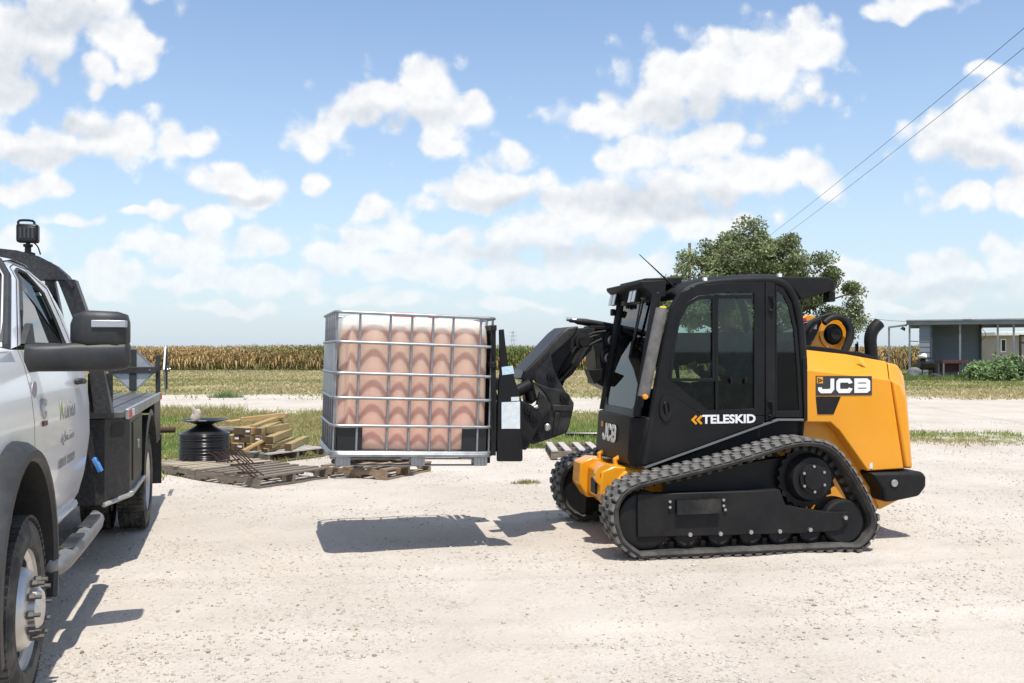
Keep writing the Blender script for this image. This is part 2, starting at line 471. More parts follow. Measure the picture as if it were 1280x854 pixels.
def axis_pts(lo, hi, step, far, grow):
    a = list(np.arange(lo, hi, step)); s = step; p = a[-1]
    while p < far: s *= grow; p += s; a.append(p)
    s = step; p = a[0]; pre = []
    while p > -far: s *= grow; p -= s; pre.append(p)
    return np.array(pre[::-1] + a)
def build_ground():
    xs = axis_pts(-5.5, 6.5, .055, 3500, 1.09); ys = axis_pts(3.0, 12.5, .055, 4500, 1.07)
    X, Y = np.meshgrid(xs, ys); X = X.ravel(); Y = Y.ravel()
    V = np.stack([X, Y, ground_h(X, Y)], 1)
    nx, ny = len(xs), len(ys)
    i = np.arange(nx * ny).reshape(ny, nx)
    Fc = np.stack([i[:-1, :-1].ravel(), i[:-1, 1:].ravel(), i[1:, 1:].ravel(), i[1:, :-1].ravel()], 1)
    C = np.stack([strip_mask(X, Y), field_mask(X, Y), 1 - sstep(.2, .9, Y + (vnoise(X, Y, 1.5, 7) - .5) * .5)], 1)
    m = bpy.data.materials.new('caliche_ground'); m.use_nodes = True
    nt = m.node_tree; N = nt.nodes; L = nt.links; b = N['Principled BSDF']; b.inputs['Roughness'].default_value = .95; b.inputs['Specular IOR Level'].default_value = .15
    geo = N.new('ShaderNodeNewGeometry'); pos = geo.outputs['Position']
    def noise(sc, det=6, ro=.6, vec=pos):
        n = N.new('ShaderNodeTexNoise'); n.inputs['Scale'].default_value = sc; n.inputs['Detail'].default_value = det; n.inputs['Roughness'].default_value = ro; L.new(vec, n.inputs['Vector']); return n.outputs['Fac']
    def ramp(fac, stops):
        r = N.new('ShaderNodeValToRGB'); e = r.color_ramp.elements
        while len(e) < len(stops): e.new(.5)
        for k, (p, c) in enumerate(stops): e[k].position = p; e[k].color = c + (1,)
        L.new(fac, r.inputs[0]); return r.outputs[0]
    def mixc(f, a, bb, mode='MIX'):
        n = N.new('ShaderNodeMix'); n.data_type = 'RGBA'; n.blend_type = mode
        for key, v in (('Factor', f), ('A', a), ('B', bb)):
            if hasattr(v, 'is_linked'): L.new(v, n.inputs[key])
            else: n.inputs[key].default_value = v if key == 'Factor' else v + (1,)
        return n.outputs['Result']
    def rng(v, a, bb, c=0.0, d=1.0, smooth=True):
        n = N.new('ShaderNodeMapRange'); n.inputs['From Min'].default_value = a; n.inputs['From Max'].default_value = bb; n.inputs['To Min'].default_value = c; n.inputs['To Max'].default_value = d
        if smooth: n.interpolation_type = 'SMOOTHSTEP'
        L.new(v, n.inputs['Value']); return n.outputs[0]
    def math_(op, a, bb):
        n = N.new('ShaderNodeMath'); n.operation = op
        for k, v in enumerate((a, bb)):
            if hasattr(v, 'is_linked'): L.new(v, n.inputs[k])
            else: n.inputs[k].default_value = v
        return n.outputs[0]
    # pale caliche: broad tone, patches of pinkish fines, pebbles, dark crumbs
    base = ramp(noise(.55, 5), [(.3, (.425, .378, .325)), (.55, (.505, .456, .40)), (.75, (.56, .515, .46))])
    fines = rng(noise(1.7, 6, .65), .5, .68, 0, .55)
    base = mixc(fines, base, (.50, .44, .375))
    peb = N.new('ShaderNodeTexVoronoi'); peb.inputs['Scale'].default_value = 55; peb.inputs['Randomness'].default_value = 1; L.new(pos, peb.inputs['Vector'])
    pebc = ramp(peb.outputs['Color'], [(.15, (.72, .70, .67)), (.5, (1, 1, 1)), (.9, (1.08, 1.06, 1.03))])
    base = mixc(rng(noise(3.2, 4), .45, .65, .15, .75), base, mixc(1.0, base, pebc, 'MULTIPLY'))
    cr = rng(noise(38, 3, .7), .66, .76, 0, .5); base = mixc(cr, base, (.25, .21, .17))
    fs = rng(noise(120, 2, .6), .60, .72, 0, .38); base = mixc(fs, base, (.30, .26, .215))
    cr2 = rng(noise(9, 6, .75), .60, .72, 0, .55); base = mixc(cr2, base, (.31, .26, .21))
    # verge and pasture soils under the blades
    att = N.new('ShaderNodeAttribute'); att.attribute_name = 'col'
    sp = N.new('ShaderNodeSeparateColor'); L.new(att.outputs['Color'], sp.inputs[0])
    n2 = noise(2.4, 7, .65); n3 = noise(.22, 6, .6)
    gm = rng(math_('ADD', sp.outputs[0], math_('MULTIPLY', math_('SUBTRACT', n2, .5), 1.1)), .38, .62)
    green = ramp(noise(1.1, 6), [(.3, (.13, .165, .05)), (.5, (.19, .22, .07)), (.72, (.30, .275, .13))])
    base = mixc(gm, base, green)
    fm = rng(math_('ADD', sp.outputs[1], math_('MULTIPLY', math_('SUBTRACT', n3, .5), .7)), .3, .7)
    # long bands across the pasture
    mp = N.new('ShaderNodeMapping'); mp.inputs['Scale'].default_value = (.03, .16, 1); L.new(pos, mp.inputs[0])
    dry = ramp(noise(1.0, 7, .6, mp.outputs[0]), [(.3, (.21, .20, .085)), (.46, (.28, .24, .115)), (.6, (.345, .28, .155)), (.75, (.40, .335, .215))])
    dry = mixc(rng(noise(.9, 6, .7), .4, .62, 0, .45), dry, (.22, .225, .08))
    base = mixc(fm, base, dry)
    # unseen dark ground, added behind the camera to darken the glass reflections
    base = mixc(sp.outputs[2], base, ramp(noise(3.0, 6), [(.3, (.065, .063, .06)), (.7, (.105, .10, .095))]))
    L.new(base, b.inputs['Base Color'])
    bp = N.new('ShaderNodeBump'); bp.inputs['Strength'].default_value = .7; bp.inputs['Distance'].default_value = .02
    hsum = math_('ADD', math_('MULTIPLY', noise(14, 8, .72), .9), math_('MULTIPLY', peb.outputs['Distance'], .35))
    L.new(hsum, bp.inputs['Height']); L.new(bp.outputs[0], b.inputs['Normal'])
    o = soup('ground', V, Fc, C, m); tag(o, kind='structure')
    o.data.polygons.foreach_set('use_smooth', [True] * len(o.data.polygons))
build_ground()

# ------------------------------------------------------------------ loose stones on the yard
def build_stones():
    n = 60000
    ico = bmesh.new(); bmesh.ops.create_icosphere(ico, subdivisions=1, radius=1.0)
    bv = np.array([v.co[:] for v in ico.verts]); bf = np.array([[v.index for v in f.verts] for f in ico.faces]); ico.free()
    # pick view-balanced: density falls with distance
    Y = 3.6 + (RNG.random(n) ** 1.7) * 17; X = (RNG.random(n) - .5) * 1.25 * Y
    clump = vnoise(X, Y, .9, 31) * .6 + vnoise(X, Y, .33, 32) * .4
    keep = (RNG.random(n) < np.clip((clump - .36) * 3.2, .06, 1)) & (strip_mask(X, Y) < .5)
    X, Y = X[keep], Y[keep]; n = len(X)
    s = .0022 + .008 * RNG.random(n) ** 7 + .0018 * RNG.random(n) + .0004 * Y * RNG.random(n)
    big = RNG.random(n) < .004; s[big] *= 1.9
    jit = 1 + (RNG.random((n, len(bv), 1)) - .5) * .55
    ax = np.stack([1 + .5 * RNG.random(n), 1 + .3 * RNG.random(n), .5 + .35 * RNG.random(n)], 1)
    P = bv[None] * jit * ax[:, None, :] * s[:, None, None]
    th = RNG.random(n) * 6.283; c, si = np.cos(th)[:, None], np.sin(th)[:, None]
    P = np.stack([P[..., 0] * c - P[..., 1] * si, P[..., 0] * si + P[..., 1] * c, P[..., 2]], -1)
    P[..., 0] += X[:, None]; P[..., 1] += Y[:, None]; P[..., 2] += (ground_h(X, Y) + s * .18)[:, None]
    Fc = (bf[None] + (np.arange(n) * len(bv))[:, None, None]).reshape(-1, 3)
    t = RNG.random(n); base = np.array([.47, .425, .37])[None] * (.72 + .45 * t[:, None])
    dark = RNG.random(n) < .07; base[dark] = np.array([.30, .26, .22]) * (.7 + .6 * RNG.random((dark.sum(), 1)))
    tan = RNG.random(n) < .012; base[tan] = np.array([.44, .33, .21])
    C = np.repeat(base, len(bv), 0)
    o = soup('loose_stones', P.reshape(-1, 3), Fc, C, attr_mat('stone', .95, bump=.2, var=.2, vscale=40))
    tag(o, 'pale limestone pebbles and crumbs scattered over the yard', 'gravel', kind='stuff')
build_stones()

# ------------------------------------------------------------------ grass
def blades(X, Y, h, w, col, lean=.5, z0=None):
    n = len(X); th = RNG.random(n) * 6.283; la = RNG.random(n) * 6.283; ll = h * lean * RNG.random(n)
    dx, dy = np.cos(th) * w / 2, np.sin(th) * w / 2
    z = ground_h(X, Y) if z0 is None else z0
    a = np.stack([X - dx, Y - dy, z - .01], 1); b = np.stack([X + dx, Y + dy, z - .01], 1)
    c = np.stack([X + np.cos(la) * ll, Y + np.sin(la) * ll, z + h], 1)
    V = np.stack([a, b, c], 1).reshape(-1, 3); Fc = np.arange(3 * n).reshape(-1, 3)
    return V, Fc, np.repeat(col, 3, 0)
def pick(n, cols, ps):
    idx = RNG.choice(len(cols), n, p=ps); c = np.array(cols)[idx]; return c * (.75 + .5 * RNG.random((n, 1)))
GRASS = attr_mat('grass_blade', .75, trans=.35, spec=.2, var=.2)
def build_grass():
    n = 600000
    Y = 10.5 + RNG.random(n) * 15.5; X = (RNG.random(n) - .5) * 1.35 * Y
    m = strip_mask(X, Y); cl = vnoise(X, Y, .8, 41) * .6 + vnoise(X, Y, .25, 42) * .4
    k = (RNG.random(n) < m * np.clip(cl * 2.2 - .35, 0, 1)); X, Y, cl = X[k], Y[k], cl[k]; n = len(X)
    right = X > 4.5
    h = (.025 + .09 * RNG.random(n) ** 1.6) * (.4 + cl); h[right] *= .6
    h *= 1 + 1.1 * (vnoise(X, Y, 2.7, 44) > .62) * (Y > 17)
    dryish = (vnoise(X, Y, 1.6, 43) + RNG.random(n) * .5) > .80
    c = pick(n, [(.19, .29, .065), (.25, .34, .09), (.13, .21, .045), (.40, .37, .17)], [.34, .34, .12, .20])
    c[dryish] = pick(int(dryish.sum()), [(.44, .37, .18), (.32, .28, .12)], [.6, .4])
    V, Fc, C = blades(X, Y, h, .012 + .0009 * Y * RNG.random(n), c, 1.3)
    o = soup('verge_grass', V, Fc, C, GRASS); tag(o, 'short green grass and weeds of the verge behind the pallets', 'grass', kind='stuff')
    # pasture beyond the dirt track
    n = 240000
    Y = 30 + 49 * RNG.random(n) ** 1.25; X = (RNG.random(n) - .5) * 1.5 * Y
    f = field_mask(X, Y); cl = vnoise(X, Y, 1.7, 45)
    k = RNG.random(n) < f * np.clip(cl * 1.8 - .15, .1, 1); X, Y = X[k], Y[k]; n = len(X)
    right = sstep(9, 15, X - (Y - 40) * .2)
    g = vnoise(X * .25, Y * 1.4, 4.5, 46) + .35 * (RNG.random(n) - .5) + .42 * right * sstep(35, 40, Y) - .35 * right * (1 - sstep(33, 37, Y)) + .25 * sstep(68, 78, Y)
    c = pick(n, [(.46, .385, .22), (.40, .34, .18), (.52, .44, .28)], [.4, .4, .2])
    gg = g > .74; c[gg] = pick(int(gg.sum()), [(.25, .265, .10), (.19, .235, .075), (.31, .295, .13)], [.4, .3, .3])
    V, Fc, C = blades(X, Y, (.03 + .09 * RNG.random(n)), .02 + .0022 * Y * RNG.random(n), c, 2.2)
    o = soup('pasture_grass', V, Fc, C, GRASS); tag(o, 'half dry straw coloured pasture grass before the corn', 'grass', kind='stuff')
build_grass()
def weed_clump(px, py, r, h, n, cols, label, cat='weeds'):
    x, y = ground(px, py)
    a = RNG.random(n) * 6.283; d = r * RNG.random(n) ** .7
    X = x + np.cos(a) * d; Y = y + np.sin(a) * d * .6
    V, Fc, C = blades(X, Y, h * (.35 + .65 * RNG.random(n)) * (1.1 - .6 * d / r), .010 + .006 * RNG.random(n), pick(n, cols, [1 / len(cols)] * len(cols)), 1.1)
    V = V - np.array([x, y, 0]); o = soup('weed_clump', V, Fc, C, GRASS); o.location = (x, y, 0)
    tag(o, label, cat)
GR = [(.10, .17, .035), (.15, .20, .05), (.28, .25, .11)]
weed_clump(657, 604, .20, .07, 260, [(.30, .29, .12), (.22, .24, .08), (.36, .31, .16)], 'sparse dry grass tuft on the gravel right of the lifted tank')
weed_clump(213, 588, .34, .26, 700, GR, 'green weed clump growing beside the pallet under the pipe coil')
weed_clump(672, 560, .32, .13, 500, GR, 'low green weed patch below the fork carriage')
weed_clump(430, 499, .5, .34, 500, [(.12, .19, .06), (.17, .22, .09)], 'lone green weed at the near edge of the pasture behind the tank')
weed_clump(283, 497, .62, .36, 600, [(.11, .18, .06), (.16, .22, .09)], 'grey green weed at the edge of the dirt track behind the coil')
weed_clump(760, 547, .5, .12, 500, GR, 'grass tuft around the black pipe behind the loader')

# ------------------------------------------------------------------ corn
def build_corn():
    V = []; C = []; Fq = []; base = 0
    rows = 9; xs = []; ys = []
    for r in range(rows):
        x = np.arange(-74, 80, .22) + RNG.random() * .2
        xs.append(x + (RNG.random(len(x)) - .5) * .12); ys.append(np.full(len(x), 78.0 + r * .76) + (RNG.random(len(x)) - .5) * .2)
    PX = np.concatenate(xs); PY = np.concatenate(ys) + .012 * PX; n = len(PX)
    H = 1.88 + .16 * RNG.random(n) + .20 * (vnoise(PX, PY, 6, 51) - .5) + .24 * (vnoise(PX, PY, 1.3, 52) - .5) + .12 * (RNG.random(n) - .5)
    greenish = vnoise(PX, PY, 5.0, 53) * .7 + .3 * RNG.random(n) + .22 * sstep(-20, -14, PX) * (1 - sstep(-13, -9, PX))
    def quadstrip(P0, P1, P2, w, col):
        # bent leaf: three cross edges
        nonlocal base
        m = len(P0); d = P1 - P0; side = np.stack([-d[:, 1], d[:, 0], np.zeros(m)], 1); side /= (np.linalg.norm(side, axis=1, keepdims=True) + 1e-6)
        tw = (RNG.random((m, 1)) - .5) * 1.2; side = side * np.cos(tw) + np.array([0, 0, 1.0])[None] * np.sin(tw)
        e = side * w[:, None] / 2
        VV = np.stack([P0 - e * .6, P0 + e * .6, P1 - e, P1 + e, P2 - e * .25, P2 + e * .25], 1).reshape(-1, 3)
        f = np.array([[0, 1, 3, 2], [2, 3, 5, 4]]); FF = (f[None] + (np.arange(m) * 6)[:, None, None]).reshape(-1, 4) + base
        V.append(VV); Fq.append(FF); C.append(np.repeat(col, 6, 0)); base += m * 6
    for k in range(14):
        t = (k + RNG.random(n)) / 14; hz = .12 + t * .86
        a = RNG.random(n) * 6.283; d = np.stack([np.cos(a), np.sin(a), np.zeros(n)], 1)
        ln = (.22 + .30 * RNG.random(n)) * (1.0 - .45 * np.abs(t - .45)); zb = hz * H
        droop = np.where(t < .62, .32 + .3 * RNG.random(n), .02 + .25 * RNG.random(n))
        P0 = np.stack([PX, PY, zb], 1); P1 = P0 + d * (ln * .5)[:, None]; P1[:, 2] += .10 * (1.3 - t) + .08 * (t > .62)
        P2 = P0 + d * ln[:, None]; P2[:, 2] += .08 - droop; P2[:, 2] = np.maximum(P2[:, 2], .02)
        g = greenish + .34 * (t - .72)
        col = np.where((g > .57)[:, None], np.array([[.115, .145, .04]]) * (.7 + .8 * RNG.random((n, 1))), np.array([[.40, .285, .135]]) * (.5 + .8 * RNG.random((n, 1))))
        low = t < .16; col[low] = np.array([.20, .20, .08]) * (.6 + .7 * RNG.random((int(low.sum()), 1)))
        quadstrip(P0, P1, P2, .075 + .05 * RNG.random(n), col)
    # stalks and tassels
    P0 = np.stack([PX, PY, np.zeros(n)], 1); P2 = np.stack([PX + .04 * (RNG.random(n) - .5), PY, H], 1)
    quadstrip(P0 + np.array([0, .001, 0]), (P0 + P2) / 2, P2, np.full(n, .05), np.array([[.24, .20, .08]]) * (.7 + .6 * RNG.random((n, 1))))
    for k in range(3):
        a = RNG.random(n) * 6.283; q = P2 + np.stack([.07 * np.cos(a), .07 * np.sin(a), .05 + .10 * RNG.random(n)], 1)
        quadstrip(P2, (P2 + q) / 2, q, np.full(n, .035), np.array([[.34, .245, .12]]) * (.7 + .6 * RNG.random((n, 1))))
    o = soup('corn_field', np.concatenate(V), np.concatenate(Fq), np.concatenate(C), attr_mat('corn_leaf', .8, trans=.3, spec=.2, var=.15, vscale=.3))
    tag(o, 'ripening corn standing in rows along the horizon', 'corn', kind='stuff')
build_corn()
# ------------------------------------------------------------------ tracked loader: yellow and black, front to the left
YAW_M = R(180 + 11.5)
_gf, _gr = ground(800, 701), ground(1057, 691)
_mx, _my = (_gf[0] + _gr[0]) / 2, (_gf[1] + _gr[1]) / 2
MF = Frame(_mx + .95 * math.sin(YAW_M), _my - .95 * math.cos(YAW_M), YAW_M)
BLACK = mat('black_paint', (.008, .008, .009), .32, var=.15, dust=.015, dscale=4, spec=.28)
BLACKM = mat('black_matt', (.010, .010, .011), .52, var=.2, dust=.025, dscale=3.5, bump=.12, spec=.22)
DUSTY = mat('black_dusty_steel', (.011, .012, .014), .42, var=.35, dust=.17, dscale=5, spec=.3, dustcol=(.30, .25, .20))
YEL = mat('yellow_paint', (.74, .30, .007), .30, var=.05, scale=2.0, dust=.06, dscale=3, coat=.3)
RUB = mat('track_rubber', (.036, .035, .034), .80, var=.25, dust=.25, dscale=7, dustcol=(.36, .32, .27), bump=.3, spec=.3)
LUG = mat('lug_rubber', (.085, .083, .08), .85, var=.25, dust=.5, dscale=9, dustcol=(.40, .37, .33), bump=.3)
STEEL = mat('bare_steel', (.48, .47, .45), .38, .9, var=.2, scale=20)
GREYFOAM = mat('grey_sleeve', (.115, .112, .108), .9, var=.3, scale=18, bump=.4, dust=.3)
WHITE = mat('white_print', (.78, .78, .78), .5, var=.04)
DECALG = mat('dark_decal', (.035, .034, .033), .45, var=.1)
AMBER = mat('amber_lens', (.80, .28, .02), .25, var=.1)
REDP = mat('red_paint', (.55, .03, .03), .4, var=.15)
LENS = mat('lamp_lens', (.72, .72, .70), .18, var=.12, scale=40)
PAPER = mat('pale_sticker', (.60, .64, .66), .35, var=.12, scale=25)
HOSE = mat('rubber_hose', (.014, .014, .014), .55, var=.2, dust=.04, spec=.25)
TINT = glass('tinted_glass', (.66, .80, .75), .90)
TINTD = glass('dark_tinted_glass', (.16, .20, .19), .60)
SEATM = mat('seat_vinyl', (.018, .018, .02), .6)

loader = empty('tracked_loader', (MF.ox, MF.oy, 0), YAW_M)
tag(loader, 'yellow and black compact tracked loader holding a caged liquid tank on forks', 'loader')
def mp(y, pts): return MF.poly(y, pts)

# ---- tracks
def track(sign):
    pts = [(800,701),(776,684),(767,664),(764,644),(768,626),(780,610),(800,600),(850,588),(905,575),(955,560),(990,550),(1018,548),(1042,555),(1062,575),(1082,606),(1098,640),(1100,656),(1094,674),(1078,688),(1057,691)]
    P = mp(.95, pts)
    zlo = min(p[1] for p in P); P = [(x, max(z, 0.012) if z > .05 else 0.0) for x, z in P]
    loop = smooth_path([(a, b) for a, b in P], 8)
    loop = [p for p in loop]
    # straight ground run
    e0, e1 = loop[-1], loop[0]
    for k in range(1, 20): loop.append(e0.lerp(e1, k / 20))
    # resample evenly
    L = [0]
    for i in range(len(loop)): L.append(L[-1] + (loop[(i + 1) % len(loop)] - loop[i]).length)
    tot = L[-1]
    def at(s):
        s = s % tot
        import bisect
        i = min(bisect.bisect_right(L, s) - 1, len(loop) - 1)
        t = (s - L[i]) / max(1e-9, L[i + 1] - L[i]); return loop[i].lerp(loop[(i + 1) % len(loop)], t)
    n = 120; pts2 = [at(tot * i / n) for i in range(n)]
    nrm = []
    for i in range(n):
        t = (pts2[(i + 1) % n] - pts2[i - 1]).normalized(); nrm.append(Vector((-t.y, t.x)))
    c = sum(pts2, Vector((0, 0))) / n
    if (pts2[0] + nrm[0] * .05 - c).length < (pts2[0] - c).length: nrm = [-v for v in nrm]
    LUGH = .017
    y0, y1 = (.63, .95) if sign > 0 else (-.95, -.63)
    t = empty('track', parent=loader)
    belt = MB(); secs = []
    for i in range(n):
        o = pts2[i] - nrm[i] * LUGH; k = pts2[i] - nrm[i] * (LUGH + .046)
        ym = .012
        secs.append([(o.x, y0 + ym, o.y), (o.x, y1 - ym, o.y), ((o.x + k.x) / 2, y1, (o.y + k.y) / 2), (k.x, y1 - .02, k.y), (k.x, y0 + .02, k.y), ((o.x + k.x) / 2, y0, (o.y + k.y) / 2)])
    secs.append(secs[0]); belt.sections(secs, cap=False)
    belt.build('belt', RUB, t, smooth=40)
    # tread bars: three staggered blocks over the width
    nb = 62
    bar = MB()
    w = (y1 - y0)
    for k, (off, a, b) in enumerate([(-.016, 0.0, .26), (.016, .24, .51), (-.016, .49, .76), (.016, .74, 1.0)]):
        ya, yb = -w / 2 + a * w, -w / 2 + b * w
        q = [(-.030 + off, ya), (.030 + off, ya), (.030 + off, yb), (-.030 + off, yb)]
        top = [(-.023 + off, ya + .006), (.023 + off, ya + .006), (.023 + off, yb - .006), (-.023 + off, yb - .006)]
        vs = [(x, y, -.004) for x, y in q] + [(x, y, LUGH) for x, y in top]
        bar.add(vs, [(0, 1, 5, 4), (1, 2, 6, 5), (2, 3, 7, 6), (3, 0, 4, 7), (4, 5, 6, 7)])
    bm_ = bar.mesh('tread_bar', LUG)
    for i in range(nb):
        s = tot * i / nb; p = at(s); q = at(s + .02); r = at(s - .02); tg = (q - r).normalized()
        nn = Vector((-tg.y, tg.x))
        if nn.dot(nrm[int(round(i * n / nb)) % n]) < 0: nn = -nn
        b0 = p - nn * LUGH
        ex = tg if tg.x * nn.y - tg.y * nn.x > 0 else -tg
        M = Matrix(((ex.x, 0, nn.x, b0.x), (0, -1, 0, (y0 + y1) / 2), (ex.y, 0, nn.y, b0.y), (0, 0, 0, 1)))
        M = Matrix(((ex.x, 0, nn.x, b0.x), (0, 1, 0, (y0 + y1) / 2), (ex.y, 0, nn.y, b0.y), (0, 0, 0, 1)))
        o = bpy.data.objects.new('tread_bar', bm_); COL.objects.link(o); o.parent = t; o.matrix_local = M
    # drive lugs inside the belt
    dl = MB().box((0, 0, -.02), (.035, .06, .05)).mesh('drive_lug', STEEL if False else RUB)
    for i in range(nb):
        s = tot * (i + .5) / nb; p = at(s); q = at(s + .02); r = at(s - .02); tg = (q - r).normalized(); nn = Vector((-tg.y, tg.x))
        if nn.dot(nrm[int(round((i + .5) * n / nb)) % n]) < 0: nn = -nn
        b0 = p - nn * (LUGH + .046)
        ex = tg if tg.x * nn.y - tg.y * nn.x > 0 else -tg
        o = bpy.data.objects.new('drive_lug', dl); COL.objects.link(o); o.parent = t
        o.matrix_local = Matrix(((ex.x, 0, nn.x, b0.x), (0, 1, 0, (y0 + y1) / 2), (ex.y, 0, nn.y, b0.y), (0, 0, 0, 1)))
    S = lambda y: y if sign > 0 else -y
    yc = S(.79)
    # sprocket with toothed rim and hub
    sx, sz = MF.at(1010, 597, .82)
    sp = MB(); k = 44; prof = []
    for i in range(k):
        rr = .228 if i % 2 else .252; a = 2 * math.pi * i / k; prof.append((sx + rr * math.cos(a), sz + rr * math.sin(a)))
    sp.prism(prof, S(.76), S(.80)); sp.lathe([(.001, S(.80)), (.19, S(.81)), (.17, S(.87)), (.165, S(.885)), (.001, S(.885))], 32, 'y', (sx, 0, sz))
    so = sp.build('sprocket', BLACKM, t, smooth=30)
    hb = MB().lathe([(.001, S(.885)), (.115, S(.885)), (.112, S(.905)), (.085, S(.91)), (.082, S(.925)), (.001, S(.925))], 28, 'y', (sx, 0, sz)).build('hub', BLACKM, t, smooth=30)
    bo = MB().cyl((0, 0, 0), .011, .02, 'y', 8).mesh('bolt', STEEL)
    for i in range(6): put('bolt', bo, hb, (sx + .098 * math.cos(i * 1.047 + .5), S(.912), sz + .098 * math.sin(i * 1.047 + .5)))
    ix, iz = MF.at(1053, 652, .86)
    wheel = lambda r: [(.001, S(.70)), (r, S(.70)), (r, S(.755)), (r - .03, S(.765)), (r - .03, S(.815)), (r, S(.825)), (r, S(.875)), (r - .02, S(.885)), (r * .55, S(.875)), (.001, S(.872))]
    MB().lathe(wheel(.178), 36, 'y', (ix, 0, iz)).build('rear_idler', BLACKM, t, smooth=35)
    fx, fz = MF.at(806, 650, .86)
    MB().lathe(wheel(.215), 36, 'y', (fx, 0, .285)).build('front_idler', BLACKM, t, smooth=35)
    for (a, b) in [(858,674),(899,672),(938,671),(974,670),(1012,668)]:
        rx, rz = MF.at(a, b, .87)
        MB().lathe(wheel(.088), 24, 'y', (rx, 0, .155)).build('roller', BLACKM, t, smooth=35)
    # track frame: long plate with bolts and step
    fr = MB()
    fp = mp(.90, [(797,618),(940,614),(975,612),(982,632),(1030,640),(1060,640),(1062,652),(1048,664),(1000,667),(797,672)])
    fr.prism(fp, S(.80), S(.90))
    fo = fr.build('track_frame', BLACKM, t, bevel=.006)
    MB().prism(mp(.70, [(830,600),(950,575),(985,570),(985,630),(830,640)]), S(.66), S(.74)).build('inner_frame', BLACKM, t)
    big = MB().cyl((0, 0, 0), .017, .03, 'y', 6).mesh('bolt', STEEL)
    for (a, b) in [(862,668),(900,667),(938,665),(974,664),(1012,662),(1056,647)]:
        q = MF.at(a, b, .905); put('bolt', big, fo, (q[0], S(.908), q[1]))
    st = MB(); q0 = MF.at(845, 625, .92); q1 = MF.at(900, 641, .92)
    n_ = 12; top = []
    for i in range(n_ * 2 + 1): top.append((q0[0] + (q1[0] - q0[0]) * i / (n_ * 2), q0[1] - (.008 if i % 2 else 0)))
    st.prism(top + [(q1[0], q1[1]), (q0[0], q1[1])], S(.902), S(.945))
    so_ = st.build('step', DUSTY, t)
    for (a, b) in [(837,627),(837,634),(904,625),(904,632),(906,637)]:
        q = MF.at(a, b, .905); put('bolt', bo, so_, (q[0], S(.908), q[1]))
    return t
track(1); track(-1)

# ---- hull between the tracks
h = MB()
h.prism([(.78, .60), (.86, .52), (.84, .36), (.76, .24), (.3, .22), (-1.35, .24), (-1.62, .38), (-1.72, .60), (.45, .66)], -.44, .44)
hull = h.build('hull', YEL, loader, bevel=.015)
MB().prism(mp(.52, [(978,527),(1038,527),(1060,560),(1104,618),(1112,634),(1096,640),(1060,600),(978,600)]), .20, .47).build('wheel_arch', YEL, loader, bevel=.008)
h = MB(); h.prism([(.86, .64), (.965, .60), (.98, .42), (.90, .30), (.72, .30), (.66, .62)], .20, .42); h.prism([(.86, .64), (.965, .60), (.98, .42), (.90, .30), (.72, .30), (.66, .62)], -.42, -.20)
h.prism([(.84, .62), (.90, .56), (.90, .34), (.76, .32), (.66, .6)], -.20, .20)
h.build('front_hull', YEL, loader, bevel=.012)
MB().lathe([(.045, -.03), (.085, -.03), (.085, .03), (.045, .03)], 24, 'y', (.93, .38, .565), closed=True).build('towing_eye', YEL, loader, smooth=35)
MB().box((.985, .27, .47), (.02, .13, .12)).build('bump_stop', BLACKM, loader, bevel=.006)
MB().prism(mp(.5, [(808,589),(958,531),(980,524),(1006,524),(1004,545),(880,585),(812,600)]), -.42, .50).build('belly_panel', BLACKM, loader)

# ---- engine cover
top = mp(.46, [(1004,437),(1058,443),(1108,452)])
outer = mp(.60, [(1007,461),(1060,467),(1113,474),(1130,586),(1085,589),(1049,538),(1038,528),(1007,528)])
mid = [top[0], top[1], top[2]] + outer[3:]
h = MB().loft([(-.62, outer), (-.50, mid), (.46, mid), (.575, outer), (.60, [(x, z - .006 if i < 3 else z) for i, (x, z) in enumerate(outer)])])
hood = h.build('engine_cover', YEL, loader, bevel=.010, seg=3)
outer = mp(.60, [(1116,475),(1131,481),(1138,498),(1145,586),(1133,586)])
top = mp(.46, [(1111,453),(1124,456),(1132,470)])
mid = [top[0], top[1], top[2]] + outer[3:]
h = MB().loft([(-.60, outer), (-.48, mid), (.44, mid), (.55, outer), (.59, [(x + (.03 if 0 < i < 4 else 0), z) for i, (x, z) in enumerate(outer)])])
h.build('rear_door', YEL, loader, bevel=.02, seg=3)
MB().prism(mp(.45, [(1004,431),(1040,435),(1072,441),(1076,448),(1004,441)]), -.45, .44).build('cover_top_trim', BLACK, loader, bevel=.008)
MB().prism(mp(.40, [(1074,439),(1098,446),(1110,456),(1070,450)]), -.40, .36).build('cover_grille', BLACKM, loader, bevel=.008)
h = MB(); h.prism(mp(.62, [(1086,591),(1151,589),(1155,596),(1155,608),(1146,620),(1112,627),(1102,627),(1100,612)]), -.66, .66)
bump = h.build('rear_bumper', BLACKM, loader, bevel=.03, seg=3)
q = MF.at(1118, 604, .665); MB().lathe([(.001, .01), (.018, .012), (.03, .006), (.03, -.01)], 16, 'y', (q[0], .665, q[1])).build('bumper_bolt', STEEL, bump, smooth=30)
MB().prism(mp(.50, [(1085,590),(1104,592),(1122,626),(1100,637),(1092,618)]), -.50, .50).build('tail_plate', YEL, loader, bevel=.006)
q0 = mp(.30, [(1091,462),(1089,440),(1088,424),(1091,413),(1099,404)])
MB().tube(smooth_path([(x, .30, z) for x, z in q0], 5), .052, 18, cap=False).build('exhaust_pipe', BLACKM, loader, smooth=40)
q0 = MF.at(1071, 436, .2); MB().box((q0[0], .2, q0[1]), (.02, .02, .09)).build('cover_latch', BLACK, loader)

